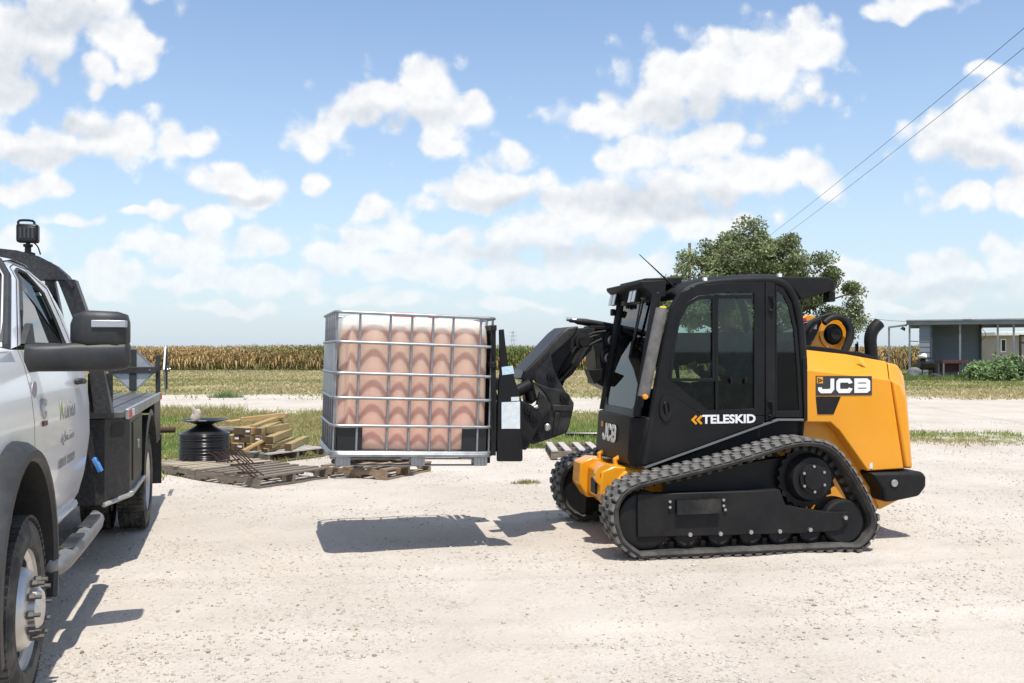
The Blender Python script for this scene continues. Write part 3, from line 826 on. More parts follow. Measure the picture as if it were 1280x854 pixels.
# ---- lettering strokes
def jcb(parent, at, w, hgt, yf, bar, m, name):
    """three heavy letters inside a w x hgt box; at(u, v, y) -> local point"""
    k = hgt
    sp = .04 * w; lw = (w - 2 * sp) / 3; b = bar
    objs = []
    def s(name_, paths):
        mb = MB()
        for path, closed, dy in paths: mb.strip(path, b, dy, dy + .003, closed=closed)
        mb.v = [at(a, c, y) for a, y, c in mb.v]
        return mb.build(name_, m, parent)
    e = b / 2
    s(name, [([(lw * .15, k - e), (lw - e, k - e), (lw - e, e + .18 * k), (lw - e - .12 * k, e), (e + .1 * k, e), (e * .6, e + .20 * k)], False, 0)][0:0] + [([(lw - e, k), (lw - e, e + .16 * k), (lw - e - .14 * k, e), (e + .12 * k, e), (e, e + .12 * k), (e, e + .26 * k)], False, 0)])
    o = lw + sp
    s(name, [([(o + lw - e * .9, k * .66), (o + lw - e, k - e - .14 * k), (o + lw - e - .12 * k, k - e), (o + e + .12 * k, k - e), (o + e, k - e - .14 * k), (o + e, e + .14 * k), (o + e + .12 * k, e), (o + lw - e - .12 * k, e), (o + lw - e, e + .14 * k), (o + lw - e * .9, k * .34)], False, 0)])
    o = 2 * (lw + sp)
    s(name, [([(o + e, e), (o + e, k - e), (o + lw - e - .13 * k, k - e), (o + lw - e, k - e - .1 * k), (o + lw - e, k * .56), (o + lw - e - .05 * k, k * .5), (o + lw - e, k * .44), (o + lw - e, e + .1 * k), (o + lw - e - .13 * k, e)], True, 0), ([(o + b, k * .5), (o + lw - b * .8, k * .5)], False, -.0008)])
# decal on the engine cover: dark panel, emblem square, letters
c0 = MF.at(1020, 470, .605); c1 = MF.at(1090, 494, .605)
pan = MB().prism([(c0[0], c0[1]), (c1[0], c0[1] - .004), (c1[0], c1[1]), (c0[0], c1[1])], .600, .604).build('decal_panel', DECALG, hood)
dw, dh = c0[0] - c1[0], c0[1] - c1[1]
jcb(hood, lambda a, v, y: (c0[0] - .035 * dw - a, .6045 + y, c1[1] + .12 * dh + v), dw * .93, dh * .74, 0, dh * .21, WHITE, 'lettering')
e0 = c0[0] - .008
MB().prism([(e0, c0[1] - .008), (e0 - dh * .33, c0[1] - .008), (e0 - dh * .33, c0[1] - .008 - dh * .33), (e0, c0[1] - .008 - dh * .33)], .6042, .6062).build('emblem_square', YEL, hood)
ex, ez = e0 - dh * .18, c0[1] - .008 - dh * .18
MB().strip([(ex + .016, ez - .014), (ex + .016, ez + .014), (ex - .014, ez)], .009, .6064, .6076, closed=True).build('emblem_mark', DECALG, hood)
MB().prism(mp(.604, [(1020,496),(1051,496),(1042,518),(1022,518)]), .600, .604).build('side_vent', BLACKM, hood)
MB().prism(mp(.604, [(1087,579),(1091,579),(1091,586),(1087,586)]), .5985, .6035).build('small_sticker', PAPER, hood)
MB().prism(mp(.53, [(1072,447),(1077,447),(1083,456),(1078,457)]), .528, .5335).build('warning_sticker', mat('yellow_sticker', (.75, .55, .08), .5), hood)

# ---- cab
YC = .60
cab = MB()
A = [(806,580),(813,540),(823,478),(838,402),(845,380),(857,364),(880,355.5),(920,351.5),(957,350.5),(974,353),(987,364),(996,386),(1002,430),(1006,522)]
for yy in (YC - .035, -.39):
    q = mp(YC - .035, A); cab.tube(smooth_path([(x, yy, z) for x, z in q], 4), .036, 12)
cab.build('cab_frame', BLACKM, loader, smooth=50)
q = mp(.50, [(842,368),(858,356),(885,349),(920,346.5),(955,345),(975,346),(985,356)])
lo = [(x, z - .05) for x, z in q][::-1]
MB().loft([(-.42, q + lo), (-.36, [(x, z + .02) for x, z in q] + lo), (.46, [(x, z + .02) for x, z in q] + lo), (.55, q + lo)]).build('roof_panel', BLACKM, loader, bevel=.01)
MB().prism(mp(.55, [(946,345.5),(1033,346.5),(1042,350),(1044,357),(1042,363),(1028,367),(1001,375),(993,364),(982,354),(972,350)]), -.40, .56).build('rear_canopy', BLACKM, loader, bevel=.012)
q = MF.at(1038, 371, .5); MB().box((q[0], .48, q[1]), (.06, .10, .085)).build('rear_lamp', BLACK, loader, bevel=.008)
for (a, b) in [(880, 351.5), (973, 346.5)]:
    q = MF.at(a, b, .56); MB().box((q[0], .575, q[1] + .012), (.03, .035, .028)).build('tie_down_tag', WHITE, loader, bevel=.003)
# door: lower panel, glazing, frames
door = empty('door', parent=loader)
MB().prism(mp(YC, [(807,579),(813,545),(823,482),(880,521),(956,519.5),(956,528),(880,556),(818,578)]), YC - .04, YC).build('door_panel', BLACK, door, bevel=.006)
MB().prism(mp(YC, [(806,583.5),(880,557),(957,529),(972,523.5),(1005,523.5),(1005,526),(973,526),(958,531),(880,559.5),(806,586)]), YC - .05, YC + .004).build('sill_trim', mat('sill_edge', (.16, .16, .16), .4), loader)
go = mp(YC, [(824,480),(833,432),(843,390),(854,369),(871,360),(905,357),(952,356),(952,518),(881,519.5)])
MB().prism(go, YC - .022, YC - .016).build('door_glass', TINT, door)
fo = mp(YC, [(820,481),(829,430),(839,388),(851,366),(868,357.5),(905,353.5),(956,352.5),(956,519),(880,520.5)])
fi = mp(YC, [(836,474),(840,440),(847,398),(857,380),(874,369),(905,366),(943,366),(943,511),(886,513)])
MB().ring(fo, fi, YC - .014, YC).build('glass_border', BLACK, door, bevel=.003)
wo = mp(YC, [(836,476.5),(839,440),(847,397),(857,379),(872,370),(894,369),(894,477)])
wi = mp(YC, [(840,473),(843,440),(850,401),(860,383),(874,374),(890.5,373.5),(890.5,473.5)])
MB().ring(wo, wi, YC - .012, YC + .003).build('sliding_window_frame', BLACK, door, bevel=.002)
MB().prism(mp(YC, [(894.5,368),(898,368),(898,512),(894.5,512)]), YC - .012, YC - .001).build('window_mullion', BLACK, door)
MB().prism(mp(YC, [(898.5,369),(942,369),(942,373),(898.5,373)]), YC - .012, YC - .002).build('window_rail', BLACK, door)
MB().prism(mp(YC, [(866,477.8),(942,474),(942,512),(884,512.5)]), YC - .034, YC - .026).build('lower_door_glass', TINTD, door)
for (a, b) in [(914, 476), (932, 476)]:
    q = MF.at(a, b, YC); MB().box((q[0], YC + .006, q[1]), (.016, .016, .05)).build('glass_clamp', BLACK, door, bevel=.004)
q = MF.at(832, 511, YC)
MB().lathe([(.028, 0), (.056, 0), (.056, .016), (.042, .02), (.028, .016)], 24, 'y', (0, 0, 0), closed=True).build('handle_ring', BLACKM, door, smooth=40, loc=(q[0], YC - .002, q[1])).scale = (1, 1, 1.75)
MB().box((q[0], YC + .012, q[1] - .01), (.022, .014, .13), rot=(0, .15, 0)).build('door_handle', BLACK, door, bevel=.006)
# B pillar and rear quarter light
MB().prism(mp(YC, [(957.5,353),(969,354),(970,521),(957.5,527)]), YC - .05, YC - .004).build('door_post', BLACKM, loader, bevel=.004)
ro = mp(YC, [(970,356),(980,360),(990,378),(997,410),(1001,460),(1005,522),(970,522)])
ri = mp(YC, [(972,363),(980,369),(987,384),(993,412),(997,460),(1000,514),(972,514)])
MB().ring(ro, ri, YC - .03, YC - .008).build('quarter_frame', BLACK, loader, bevel=.003)
MB().prism(ri, YC - .024, YC - .018).build('quarter_glass', TINT, loader)
MB().prism(mp(YC, [(1003,447),(1008.5,447),(1009,526),(1004.5,526)]), YC - .05, YC + .01).build('rear_post', BLACKM, loader, bevel=.004)
hm = MB().tube(smooth_path([(.012, 0, -.052), (-.014, .012, -.055), (-.018, .02, 0), (-.014, .012, .055), (.012, 0, .052)], 4), .010, 8)
hm = hm.mesh('hinge', BLACK, 40)
for (a, b) in [(963, 379), (962, 511)]:
    q = MF.at(a, b, YC); put('hinge', hm, loader, (q[0], YC + .004, q[1]))
# side print
q = MF.at(950, 528.5, YC + .004); q2 = MF.at(878, 529, YC + .004)
text_part('lettering', 'TELESKID', .093, WHITE, door, (q2[0], YC + .003, MF.at(878, 529.3, YC)[1]), (R(90), 0, R(180)), bold=.0032, sx=1.16)
for k in range(2):
    a = 864 + 6.4 * k
    MB().strip(mp(YC, [(a + 6.5, 520), (a + 1.5, 525), (a + 6.5, 530)]), .018, YC + .001, YC + .004).build('chevron', YEL, door)
# windscreen, front panel, visor
wt_n, wb_n = MF.at(820, 372, .50), MF.at(796, 516, .50)
x_t, z_t, x_b, z_b = wt_n[0], 2.00, wb_n[0], 1.06
def scr(u, v, off=0.0):   # u: 0 near .. 1 far, v: 0 bottom .. 1 top
    y = .50 - u * .88
    return (x_b + (x_t - x_b) * v + off, y, z_b + (z_t - z_b) * v)
m_ = MB(); m_.add([scr(.02, .02), scr(.98, .02), scr(.98, .98), scr(.02, .98), scr(.02, .02, -.008), scr(.98, .02, -.008), scr(.98, .98, -.008), scr(.02, .98, -.008)], [(0, 1, 2, 3), (7, 6, 5, 4), (0, 4, 5, 1), (1, 5, 6, 2), (2, 6, 7, 3), (3, 7, 4, 0)])
m_.build('windscreen', TINT, loader)
def scr_frame(name, uo, ui, offs, m):
    o = [scr(*p, offs[1]) for p in uo]; i = [scr(*p, offs[1]) for p in ui]; o2 = [scr(*p, offs[0]) for p in uo]; i2 = [scr(*p, offs[0]) for p in ui]
    n = len(uo); vs = o + i + o2 + i2; fs = []
    for a in range(n):
        b = (a + 1) % n; fs += [(a, b, n + b, n + a), (2 * n + a, 3 * n + a, 3 * n + b, 2 * n + b), (a, 2 * n + a, 2 * n + b, b), (n + a, n + b, 3 * n + b, 3 * n + a)]
    return MB().add(vs, fs).build(name, m, loader, bevel=.004)
scr_frame('windscreen_frame', [(-.05, .06), (.02, -.03), (.97, -.03), (1.04, .06), (1.04, 1.02), (-.05, 1.02)], [(.06, .09), (.11, .035), (.89, .035), (.955, .09), (.955, .95), (.06, .95)], (-.03, .012), BLACK)
fp = [(x_b + .02, 1.035), (x_b + .045, .70), (x_b + .02, .645), (x_b - .16, .66), (x_b - .10, 1.035)]
front = MB().loft([(-.44, fp), (-.40, [(x + (.02 if i < 3 else 0), z) for i, (x, z) in enumerate(fp)]), (.47, [(x + (.02 if i < 3 else 0), z) for i, (x, z) in enumerate(fp)]), (.585, [(x - (.09 if i < 3 else 0), z) for i, (x, z) in enumerate(fp)])]).build('front_panel', BLACKM, loader, bevel=.012)
xb = x_b + .066
nx = .025 / .335
def onfront(a, v, y): return (xb + .004 + y - (v) * nx - .0, -.20 + a * 1.0, .80 + v)
jcb(front, lambda a, v, y: onfront(a, v, y), .36, .145, 0, .033, WHITE, 'lettering')
p = onfront(-.035, .15, .002)
MB().box((p[0], p[1], p[2] - .02), (.003, .045, .045)).build('emblem_square', YEL, front)
for yy in (-.22, .22):
    MB().tube([(x_b + .03, yy, .70), (x_b + .09, yy, .67), (x_b + .08, yy, .60)], .022, 10).build('hold_down_lug', YEL, loader, smooth=40)
for a, yy in ((0, .515), (1, -.40)):
    MB().tube([scr(a * 1.02 - .01, -.02), scr(a * 1.02 - .01, 1.02)], .034, 10).build('front_pillar', BLACKM, loader, smooth=50)
vz = MF.at(768, 362, -.42)
vis = MB().prism([(x_t + .12, 2.115), (x_t - .10, 2.125), (x_t - .10, 1.99), (x_t + .0, 1.985), (x_t + .115, 2.085)], -.44, .46).build('front_visor', BLACKM, loader, bevel=.008)
MB().prism([(x_t + .02, 2.150), (x_t - .30, 2.165), (x_t - .30, 2.10), (x_t + .02, 2.10)], -.36, .30).build('roof_hatch', BLACKM, loader, bevel=.01)
for yy in (-.36, -.27, .17, .26):
    l_ = MB().box((x_t + .075, yy, 2.01), (.05, .075, .105), rot=(0, -.22, 0)).build('work_lamp', BLACK, loader, bevel=.008)
    MB().box((x_t + .103, yy, 2.004), (.008, .066, .095), rot=(0, -.22, 0)).build('lens', LENS, l_, bevel=.003)
MB().box((x_t + .07, -.40, 1.90), (.04, .05, .06)).build('camera_pod', BLACK, loader, bevel=.01)
MB().tube([scr(.22, .97, .03), scr(.30, .62, .03)], .008, 6).build('wiper_arm', BLACK, loader, smooth=40)
MB().tube([scr(.26, .98, .04), scr(.36, .50, .024)], .007, 6).build('wiper_blade', BLACK, loader, smooth=40)
g0 = MF.at(827, 386, .66); g1 = MF.at(804, 496, .66)
gs = MB().tube([(g0[0], .66, g0[1]), (g1[0], .66, g1[1])], .046, 14).build('pillar_sleeve', GREYFOAM, loader, smooth=50)
MB().box((g0[0] - .01, .66, g0[1] + .008), (.05, .03, .02)).build('foam_end', mat('yellow_foam', (.65, .48, .06), .8), gs, bevel=.006)
g2 = MF.at(806, 496, .70); MB().lathe([(.001, .014), (.018, .01), (.022, -.01), (.001, -.01)], 14, 'y', (g2[0], .715, g2[1])).build('amber_lamp', AMBER, loader, smooth=50)
a0 = MF.at(843, 359, .45); a1 = MF.at(799, 318, .45)
MB().tube([(a0[0], .45, a0[1]), ((a0[0] * .7 + a1[0] * .3), .45, a0[1] * .7 + a1[1] * .3), (a1[0], .45, a1[1])], [.010, .007, .003], 6).build('antenna', BLACK, loader, smooth=60)
# cab inside: floor, rear wall, far side panel, seat, console, rails
MB().box((.0, .05, .80), (1.3, .92, .05)).build('cab_floor', BLACKM, loader)
MB().box((-.70, .05, 1.22), (.04, .90, .84)).build('cab_rear_wall', BLACKM, loader)
MB().prism([(.66, .80), (.62, 1.22), (-.66, 1.22), (-.66, .80)], -.42, -.39).build('far_side_panel', BLACKM, loader)
seat = MB(); seat.box((-.34, .04, 1.08), (.50, .50, .14)); seat.build('seat_cushion', SEATM, loader, bevel=.04, seg=3)
MB().box((-.585, .04, 1.42), (.13, .48, .66), rot=(0, -.14, 0)).build('seat_back', SEATM, loader, bevel=.04, seg=3)
for yy in (-.24, .30):
    MB().prism([(.12, 1.30), (.12, 1.20), (-.34, 1.14), (-.34, 1.24)], yy - .05, yy + .05).build('armrest', SEATM, loader, bevel=.02)
    MB().tube([(.06, yy, 1.30), (.08, yy, 1.44)], [.014, .022], 10).build('joystick', SEATM, loader, smooth=50)
MB().box((.50, -.30, 1.30), (.10, .14, .30)).build('side_console', SEATM, loader, bevel=.02)

# ---- boom on the far side of the cab
bp = [(.62, 1.74), (.30, 1.72), (-1.20, 1.74), (-1.66, 1.86), (-1.74, 1.78), (-1.72, 1.62), (-1.25, 1.50), (.30, 1.40), (.62, 1.34)]
MB().prism(bp, -.80, -.52).build('boom', BLACK, loader, bevel=.012)
head = MB().prism(mp(-.50, [(736,409),(779,408),(777,440),(770,492),(747,480),(744,440)]), -.82, -.50).build('boom_head', DUSTY, loader, bevel=.008)
for (a, b) in [(766, 424), (762, 446)]:
    q = MF.at(a, b, -.49)
    r0 = MB().lathe([(.001, 0), (.034, .0), (.034, .012), (.062, .014), (.062, .03), (.085, .022), (.09, -.01)], 24, 'y', (q[0], -.50, q[1])).build('wear_pad_cap', BLACKM, loader, smooth=35)
    MB().lathe([(.030, .0), (.052, .0), (.050, .010), (.030, .012)], 20, 'y', (q[0] + .008, -.466, q[1] - .012), closed=True).build('lock_ring', STEEL, r0, smooth=35)
q = mp(-.52, [(712,401),(722,402),(742,404),(775,410)])
MB().tube(smooth_path([(x, -.52, z) for x, z in q], 4), [.016] * 4 + [.028] * 9, 10).build('hydraulic_line', HOSE, loader, smooth=50)
q = mp(-.55, [(715,400),(720,401),(726,402),(733,403),(741,404)])
cp = MB().tube([(x, -.55, z) for x, z in q], [.018, .026, .032, .034, .026], 12).build('quick_coupler', STEEL, loader, smooth=35)
MB().tube([(q[0][0] + .05, -.55, q[0][1] + .008), (q[0][0], -.55, q[0][1])], .020, 10).build('coupler_tip', STEEL, cp, smooth=35)
MB().box((MF.at(752, 410, -.55)[0], -.55, MF.at(752, 410, -.55)[1]), (.28, .20, .03)).build('hose_tray', BLACKM, loader, bevel=.004)
q = MF.at(748, 463, -.5); MB().prism(mp(-.5, [(734,462),(752,461),(751,474),(742,480),(738,472)]), -.62, -.46).build('boom_stop', BLACKM, loader, bevel=.006)
# goose neck that swings from the boom to the middle of the machine
web = MB().prism(mp(-.30, [(744,410),(712,410),(690,424),(668,452),(680,470),(698,482),(716,468),(728,450),(740,437)]), -.58, -.30).build('neck_web', DUSTY, loader, bevel=.006)
MB().prism(mp(-.12, [(722,408),(708,409),(699,416),(656,462),(653,470),(662,476),(690,444),(717,420)]), -.56, -.06).build('neck_top_tube', DUSTY, loader, bevel=.02, seg=3)
MB().prism(mp(-.06, [(658,464),(688,437),(689.5,447),(692,460),(697,472),(704,484),(712,498),(706,502),(688,488),(672,480)]), -.10, -.06).build('neck_gusset', DUSTY, loader, bevel=.006)
q = mp(-.12, [(734,434),(722,455),(712,467),(700,477),(692,481)])
lay = [(x, z) for x, z in q] + [(x + .03, z - .02) for x, z in q[::-1]]
MB().prism(lay, -.50, -.08).build('neck_flange', DUSTY, loader, bevel=.005)
q = MF.at(729, 427, -.28); MB().lathe([(.001, .05), (.045, .05), (.05, .035), (.075, .03), (.078, -.02)], 22, 'y', (q[0], -.29, q[1])).build('pivot_cap', BLACKM, loader, smooth=35)
lb = MB().prism(mp(.0, [(668,478),(684,484),(700,487),(712,496),(717,504),(716,512),(711,533),(708,541),(680,551),(664,556),(661,548),(676,522),(688,506),(680,492)]), -.46, .02).build('tilt_housing', DUSTY, loader, bevel=.010)
MB().prism(mp(.10, [(676,490),(690,505),(690,512),(674,530),(668,520),(672,505)]), .02, .08).build('tilt_ear', DUSTY, loader, bevel=.006)
MB().prism(mp(.16, [(650,500),(664,506),(672,512),(678,524),(672,538),(660,560),(657,563),(648,561)]), -.42, .16).build('quick_hitch', BLACKM, loader, bevel=.008)
q0 = MF.at(658, 475, .0); q1 = MF.at(664, 500, .0)
MB().tube([(q0[0], 0, q0[1]), (q1[0], 0, q1[1])], .045, 14).build('tilt_cylinder', BLACK, loader, smooth=40)
MB().prism(mp(.02, [(655,462),(666,474),(672,500),(664,506),(661,480),(651,474)]), -.30, .02).build('tilt_link', BLACK, loader, bevel=.008)
q0 = MF.at(648, 490, .05); MB().tube([(q0[0] + .10, .05, q0[1] - .04), (q0[0] - .10, .05, q0[1] + .06)], .05, 12).build('hitch_ram', BLACKM, loader, smooth=40)
q = MF.at(684, 534, .03)
MB().lathe([(.001, .02), (.02, .02), (.03, .01), (.032, -.02)], 14, 'y', (q[0], .04, q[1])).build('hitch_pin', STEEL, loader, smooth=35)

for k, (path, yy, r_) in enumerate((([(752,418),(733,424),(716,440),(703,462),(694,482),(682,500)], -.275, .012), ([(752,424),(735,433),(719,449),(708,468),(700,486)], -.27, .012), ([(757,414),(738,418),(722,432),(708,452),(697,472),(690,480)], -.265, .010))):
    q = mp(yy, path); MB().tube(smooth_path([(x, yy + (.008 * math.sin(i * 1.7 + k)), z) for i, (x, z) in enumerate(q)], 5), r_, 8).build('neck_hose', HOSE, loader, smooth=50)
pinm = MB().lathe([(.001, .03), (.018, .03), (.022, .018), (.04, .016), (.042, -.01)], 14, 'y').mesh('pin_head', BLACKM, 35)
for (a, b, yy) in ((664, 470, -.05), (706, 497, .03), (672, 545, .03), (690, 470, -.05), (700, 430, -.28), (661, 512, .165), (655, 545, .165), (668, 520, .165)):
    q = MF.at(a, b, yy); put('pin_head', pinm, loader, (q[0], yy, q[1]))
MB().prism(mp(.03, [(690,506),(716,507),(714,514),(690,513)]), .02, .045).build('stiffener', DUSTY, loader, bevel=.004)
MB().prism(mp(.03, [(694,516),(700,516),(696,544),(690,546)]), .02, .04).build('stiffener', DUSTY, loader, bevel=.004)
q0 = MF.at(672, 508, .10); q1 = MF.at(650, 520, .10)
MB().tube([(q0[0], .10, q0[1]), (q1[0], .10, q1[1])], .02, 10).build('ram_rod', STEEL, loader, smooth=40)
# ---- fork carriage
car = empty('fork_carriage', parent=loader)
plate = mp(.46, [(624.5,412),(630,411.5),(633,440),(635.5,456),(641,466),(650,494),(652.5,503),(653.5,575),(652,577),(622,577),(621.5,560),(622.5,500),(625.5,462)])
MB().prism(plate, .415, .46).build('side_plate', BLACK, car, bevel=.005)
MB().prism([(x, z) for x, z in plate], -.60, -.555).build('side_plate', BLACK, car, bevel=.005)
xb_ = MF.at(621, 500, .46)[0]
for z_ in (.82, 1.12, 1.30): MB().box((xb_ - .03, -.07, z_), (.06, .98, .09)).build('cross_bar', BLACKM, car, bevel=.006)
xg = MF.at(616, 440, .40)[0]
for z_ in (1.735, 1.45): MB().box((xg, -.07, z_), (.045, 1.04, .045)).build('guard_rail', BLACKM, car, bevel=.005)
gm_ = MB().box((0, 0, 0), (.035, .035, .98)).mesh('guard_bar', BLACKM)
for k in range(6): put('guard_bar', gm_, car, (xg, -.56 + k * .196, 1.24))
gd = MB()
for k in range(22):   # expanded mesh of the guard: one woven panel
    y_ = -.54 + k * .046
    gd.tube([(xg, y_, .86), (xg + .004, y_ + .023, 1.10), (xg, y_, 1.34), (xg + .004, y_ + .023, 1.52), (xg, y_, 1.70)], .006, 5)
for k in range(14): gd.tube([(xg + .006, -.56, .86 + k * .062), (xg + .006, .42, .90 + k * .062)], .006, 5)
tag(gd.build('guard_mesh', BLACKM, car), kind='stuff')
for yy in (-.34, .20):
    fk = MB(); fk.box((xg + .02, yy, 1.02), (.05, .12, .70)); fk.prism([(xg + .03, .80), (xg + 1.18, .765), (xg + 1.18, .752), (xg - .02, .735), (xg - .02, .80)], yy - .06, yy + .06)
    fk.build('fork_tine', BLACKM, car, bevel=.006)
q = mp(.463, [(627,503),(650,502),(650,536),(627,536)]); MB().prism(q, .4605, .4635).build('load_chart', PAPER, car)
q = mp(.463, [(639,496.5),(649,496),(649,501),(639,501.5)]); MB().prism(q, .4605, .4635).build('load_chart', PAPER, car)
q = mp(.463, [(627,459),(641,457),(643,467),(628,469)]); MB().prism(q, .4605, .4635).build('rating_label', mat('blue_label', (.45, .60, .66), .4, var=.2, scale=60), car)

# ---- boom tower, pin and hoses behind the cab
tw = mp(-.45, [(1008,442),(1016,425),(1021,406),(1028,396),(1037,391.5),(1046,393),(1052,400),(1055,414),(1056,442)])
tower = MB().prism(tw, -.50, -.45).build('boom_tower', YEL, loader, bevel=.008)
MB().prism(tw, -.90, -.85).build('boom_tower', YEL, loader, bevel=.008)
q = MF.at(1041, 418, -.44)
MB().lathe([(.001, .05), (.045, .055), (.06, .04), (.075, .035), (.085, .0), (.105, .0), (.11, -.01)], 24, 'y', (q[0], -.445, q[1])).build('pivot_pin', BLACKM, tower, smooth=30)
MB().lathe([(.10, 0), (.135, 0), (.135, .014), (.10, .014)], 28, 'y', (q[0], -.448, q[1]), closed=True).build('pin_boss', YEL, tower, smooth=30)
MB().prism(mp(-.40, [(1003,404),(1020,399),(1028,402),(1018,425),(1006,436),(1003,436)]), -.50, -.40).build('boom_cylinder_cover', BLACK, loader, bevel=.008)
for path, r_ in ([(1004,424),(1008,408),(1022,398),(1044,393),(1062,403),(1066,420),(1060,436),(1056,441)], .016), ([(1030,404),(1040,397),(1052,398),(1061,410),(1060,426),(1054,440)], .030), ([(1003,418),(1014,404),(1026,399)], .018), ([(1012,416),(1022,402),(1040,394)], .012):
    q = mp(-.36, path); MB().tube(smooth_path([(x, -.36, z) for x, z in q], 5), r_, 10).build('hydraulic_hose', HOSE, loader, smooth=50)
q = MF.at(1006, 400, -.40); MB().box((q[0], -.45, q[1]), (.07, .06, .05)).build('red_cap', REDP, loader, bevel=.012)
q = MF.at(1019, 408, -.39); MB().box((q[0], -.39, q[1]), (.03, .004, .05)).build('small_sticker', PAPER, loader)
# ------------------------------------------------------------------ caged liquid tank on the forks
GALV = mat('galvanised_steel', (.33, .345, .36), .40, .7, var=.22, scale=14, dust=.12, dscale=8)
GALVD = mat('galvanised_sheet', (.46, .48, .49), .48, .65, var=.3, scale=3)
BLKPLA = mat('black_plastic', (.012, .012, .013), .35, var=.2)
def translucent(name, col, trans, clear, rough=.25, scol=None):
    m = bpy.data.materials.new(name); m.use_nodes = True; nt = m.node_tree; N = nt.nodes; L = nt.links; N.clear()
    o = N.new('ShaderNodeOutputMaterial'); d = N.new('ShaderNodeBsdfDiffuse'); t = N.new('ShaderNodeBsdfTranslucent'); g = N.new('ShaderNodeBsdfGlossy'); c = N.new('ShaderNodeBsdfTransparent')
    tc = N.new('ShaderNodeTexCoord'); n = N.new('ShaderNodeTexNoise'); n.inputs['Scale'].default_value = 2.2; n.inputs['Detail'].default_value = 4; L.new(tc.outputs['Object'], n.inputs['Vector'])
    r = N.new('ShaderNodeValToRGB'); r.color_ramp.elements[0].position = .3; r.color_ramp.elements[1].position = .7
    r.color_ramp.elements[0].color = tuple(x * .92 for x in col) + (1,); r.color_ramp.elements[1].color = tuple(min(1, x * 1.06) for x in col) + (1,)
    L.new(n.outputs['Fac'], r.inputs[0]); L.new(r.outputs[0], d.inputs[0]); t.inputs[0].default_value = (scol or col) + (1,)
    g.inputs['Roughness'].default_value = rough; g.inputs[0].default_value = (.45, .45, .45, 1)
    a = N.new('ShaderNodeMixShader'); a.inputs[0].default_value = trans; L.new(d.outputs[0], a.inputs[1]); L.new(t.outputs[0], a.inputs[2])
    b = N.new('ShaderNodeMixShader'); b.inputs[0].default_value = clear; L.new(a.outputs[0], b.inputs[1]); L.new(c.outputs[0], b.inputs[2])
    f = N.new('ShaderNodeFresnel'); f.inputs[0].default_value = 1.4
    e = N.new('ShaderNodeMixShader'); L.new(f.outputs[0], e.inputs[0]); L.new(b.outputs[0], e.inputs[1]); L.new(g.outputs[0], e.inputs[2]); L.new(e.outputs[0], o.inputs[0])
    return m
def bottle_mat():
    """milky plastic; below the fill line the salmon fluid colours it"""
    m = bpy.data.materials.new('bottle_plastic'); m.use_nodes = True; nt = m.node_tree; N = nt.nodes; L = nt.links; N.clear()
    o = N.new('ShaderNodeOutputMaterial'); d = N.new('ShaderNodeBsdfDiffuse'); t = N.new('ShaderNodeBsdfTranslucent'); g = N.new('ShaderNodeBsdfGlossy'); c = N.new('ShaderNodeBsdfTransparent')
    tc = N.new('ShaderNodeTexCoord'); sp_ = N.new('ShaderNodeSeparateXYZ'); L.new(tc.outputs['Object'], sp_.inputs[0])
    n = N.new('ShaderNodeTexNoise'); n.inputs['Scale'].default_value = 3.5; n.inputs['Detail'].default_value = 5; L.new(tc.outputs['Object'], n.inputs['Vector'])
    w = N.new('ShaderNodeMath'); w.operation = 'MULTIPLY_ADD'; L.new(n.outputs['Fac'], w.inputs[0]); w.inputs[1].default_value = .05; L.new(sp_.outputs[2], w.inputs[2])
    ml = N.new('ShaderNodeMapRange'); ml.inputs['From Min'].default_value = 1.035; ml.inputs['From Max'].default_value = 1.05; L.new(w.outputs[0], ml.inputs['Value'])
    r = N.new('ShaderNodeValToRGB'); e = r.color_ramp.elements; e[0].position = .1; e[0].color = (.75, .46, .37, 1); e[1].position = .95; e[1].color = (.72, .51, .40, 1)
    mr = N.new('ShaderNodeMapRange'); mr.inputs['From Min'].default_value = .1; mr.inputs['From Max'].default_value = 1.05; L.new(w.outputs[0], mr.inputs['Value']); L.new(mr.outputs[0], r.inputs[0])
    mx = N.new('ShaderNodeMix'); mx.data_type = 'RGBA'; L.new(ml.outputs[0], mx.inputs['Factor']); L.new(r.outputs[0], mx.inputs['A']); mx.inputs['B'].default_value = (.84, .81, .74, 1)
    L.new(mx.outputs['Result'], d.inputs[0]); L.new(mx.outputs['Result'], t.inputs[0])
    g.inputs['Roughness'].default_value = .35; g.inputs[0].default_value = (.5, .5, .5, 1)
    a = N.new('ShaderNodeMixShader'); a.inputs[0].default_value = .22; pb = N.new('ShaderNodeBsdfPrincipled'); pb.inputs['Roughness'].default_value = .5; pb.inputs['Specular IOR Level'].default_value = .0; pb.inputs['Subsurface Weight'].default_value = 1.0; pb.inputs['Subsurface Scale'].default_value = .14; pb.inputs['Subsurface Radius'].default_value = (1.0, .6, .45)
    L.new(mx.outputs['Result'], pb.inputs['Base Color']); a.inputs[0].default_value = .10
    L.new(pb.outputs[0], a.inputs[1]); L.new(t.outputs[0], a.inputs[2])
    cl = N.new('ShaderNodeMath'); cl.operation = 'MULTIPLY'; L.new(ml.outputs[0], cl.inputs[0]); cl.inputs[1].default_value = .22
    b = N.new('ShaderNodeMixShader'); L.new(cl.outputs[0], b.inputs[0]); L.new(a.outputs[0], b.inputs[1]); L.new(c.outputs[0], b.inputs[2])
    f = N.new('ShaderNodeFresnel'); f.inputs[0].default_value = 1.35
    z = N.new('ShaderNodeMixShader'); L.new(f.outputs[0], z.inputs[0]); L.new(b.outputs[0], z.inputs[1]); L.new(g.outputs[0], z.inputs[2]); L.new(z.outputs[0], o.inputs[0])
    return m
HDPE = bottle_mat()
LIQ = translucent('salmon_liquid', (1.0, .52, .34), .12, .0, .5, (1.0, .45, .14))
YAW_T = R(180 + 16)
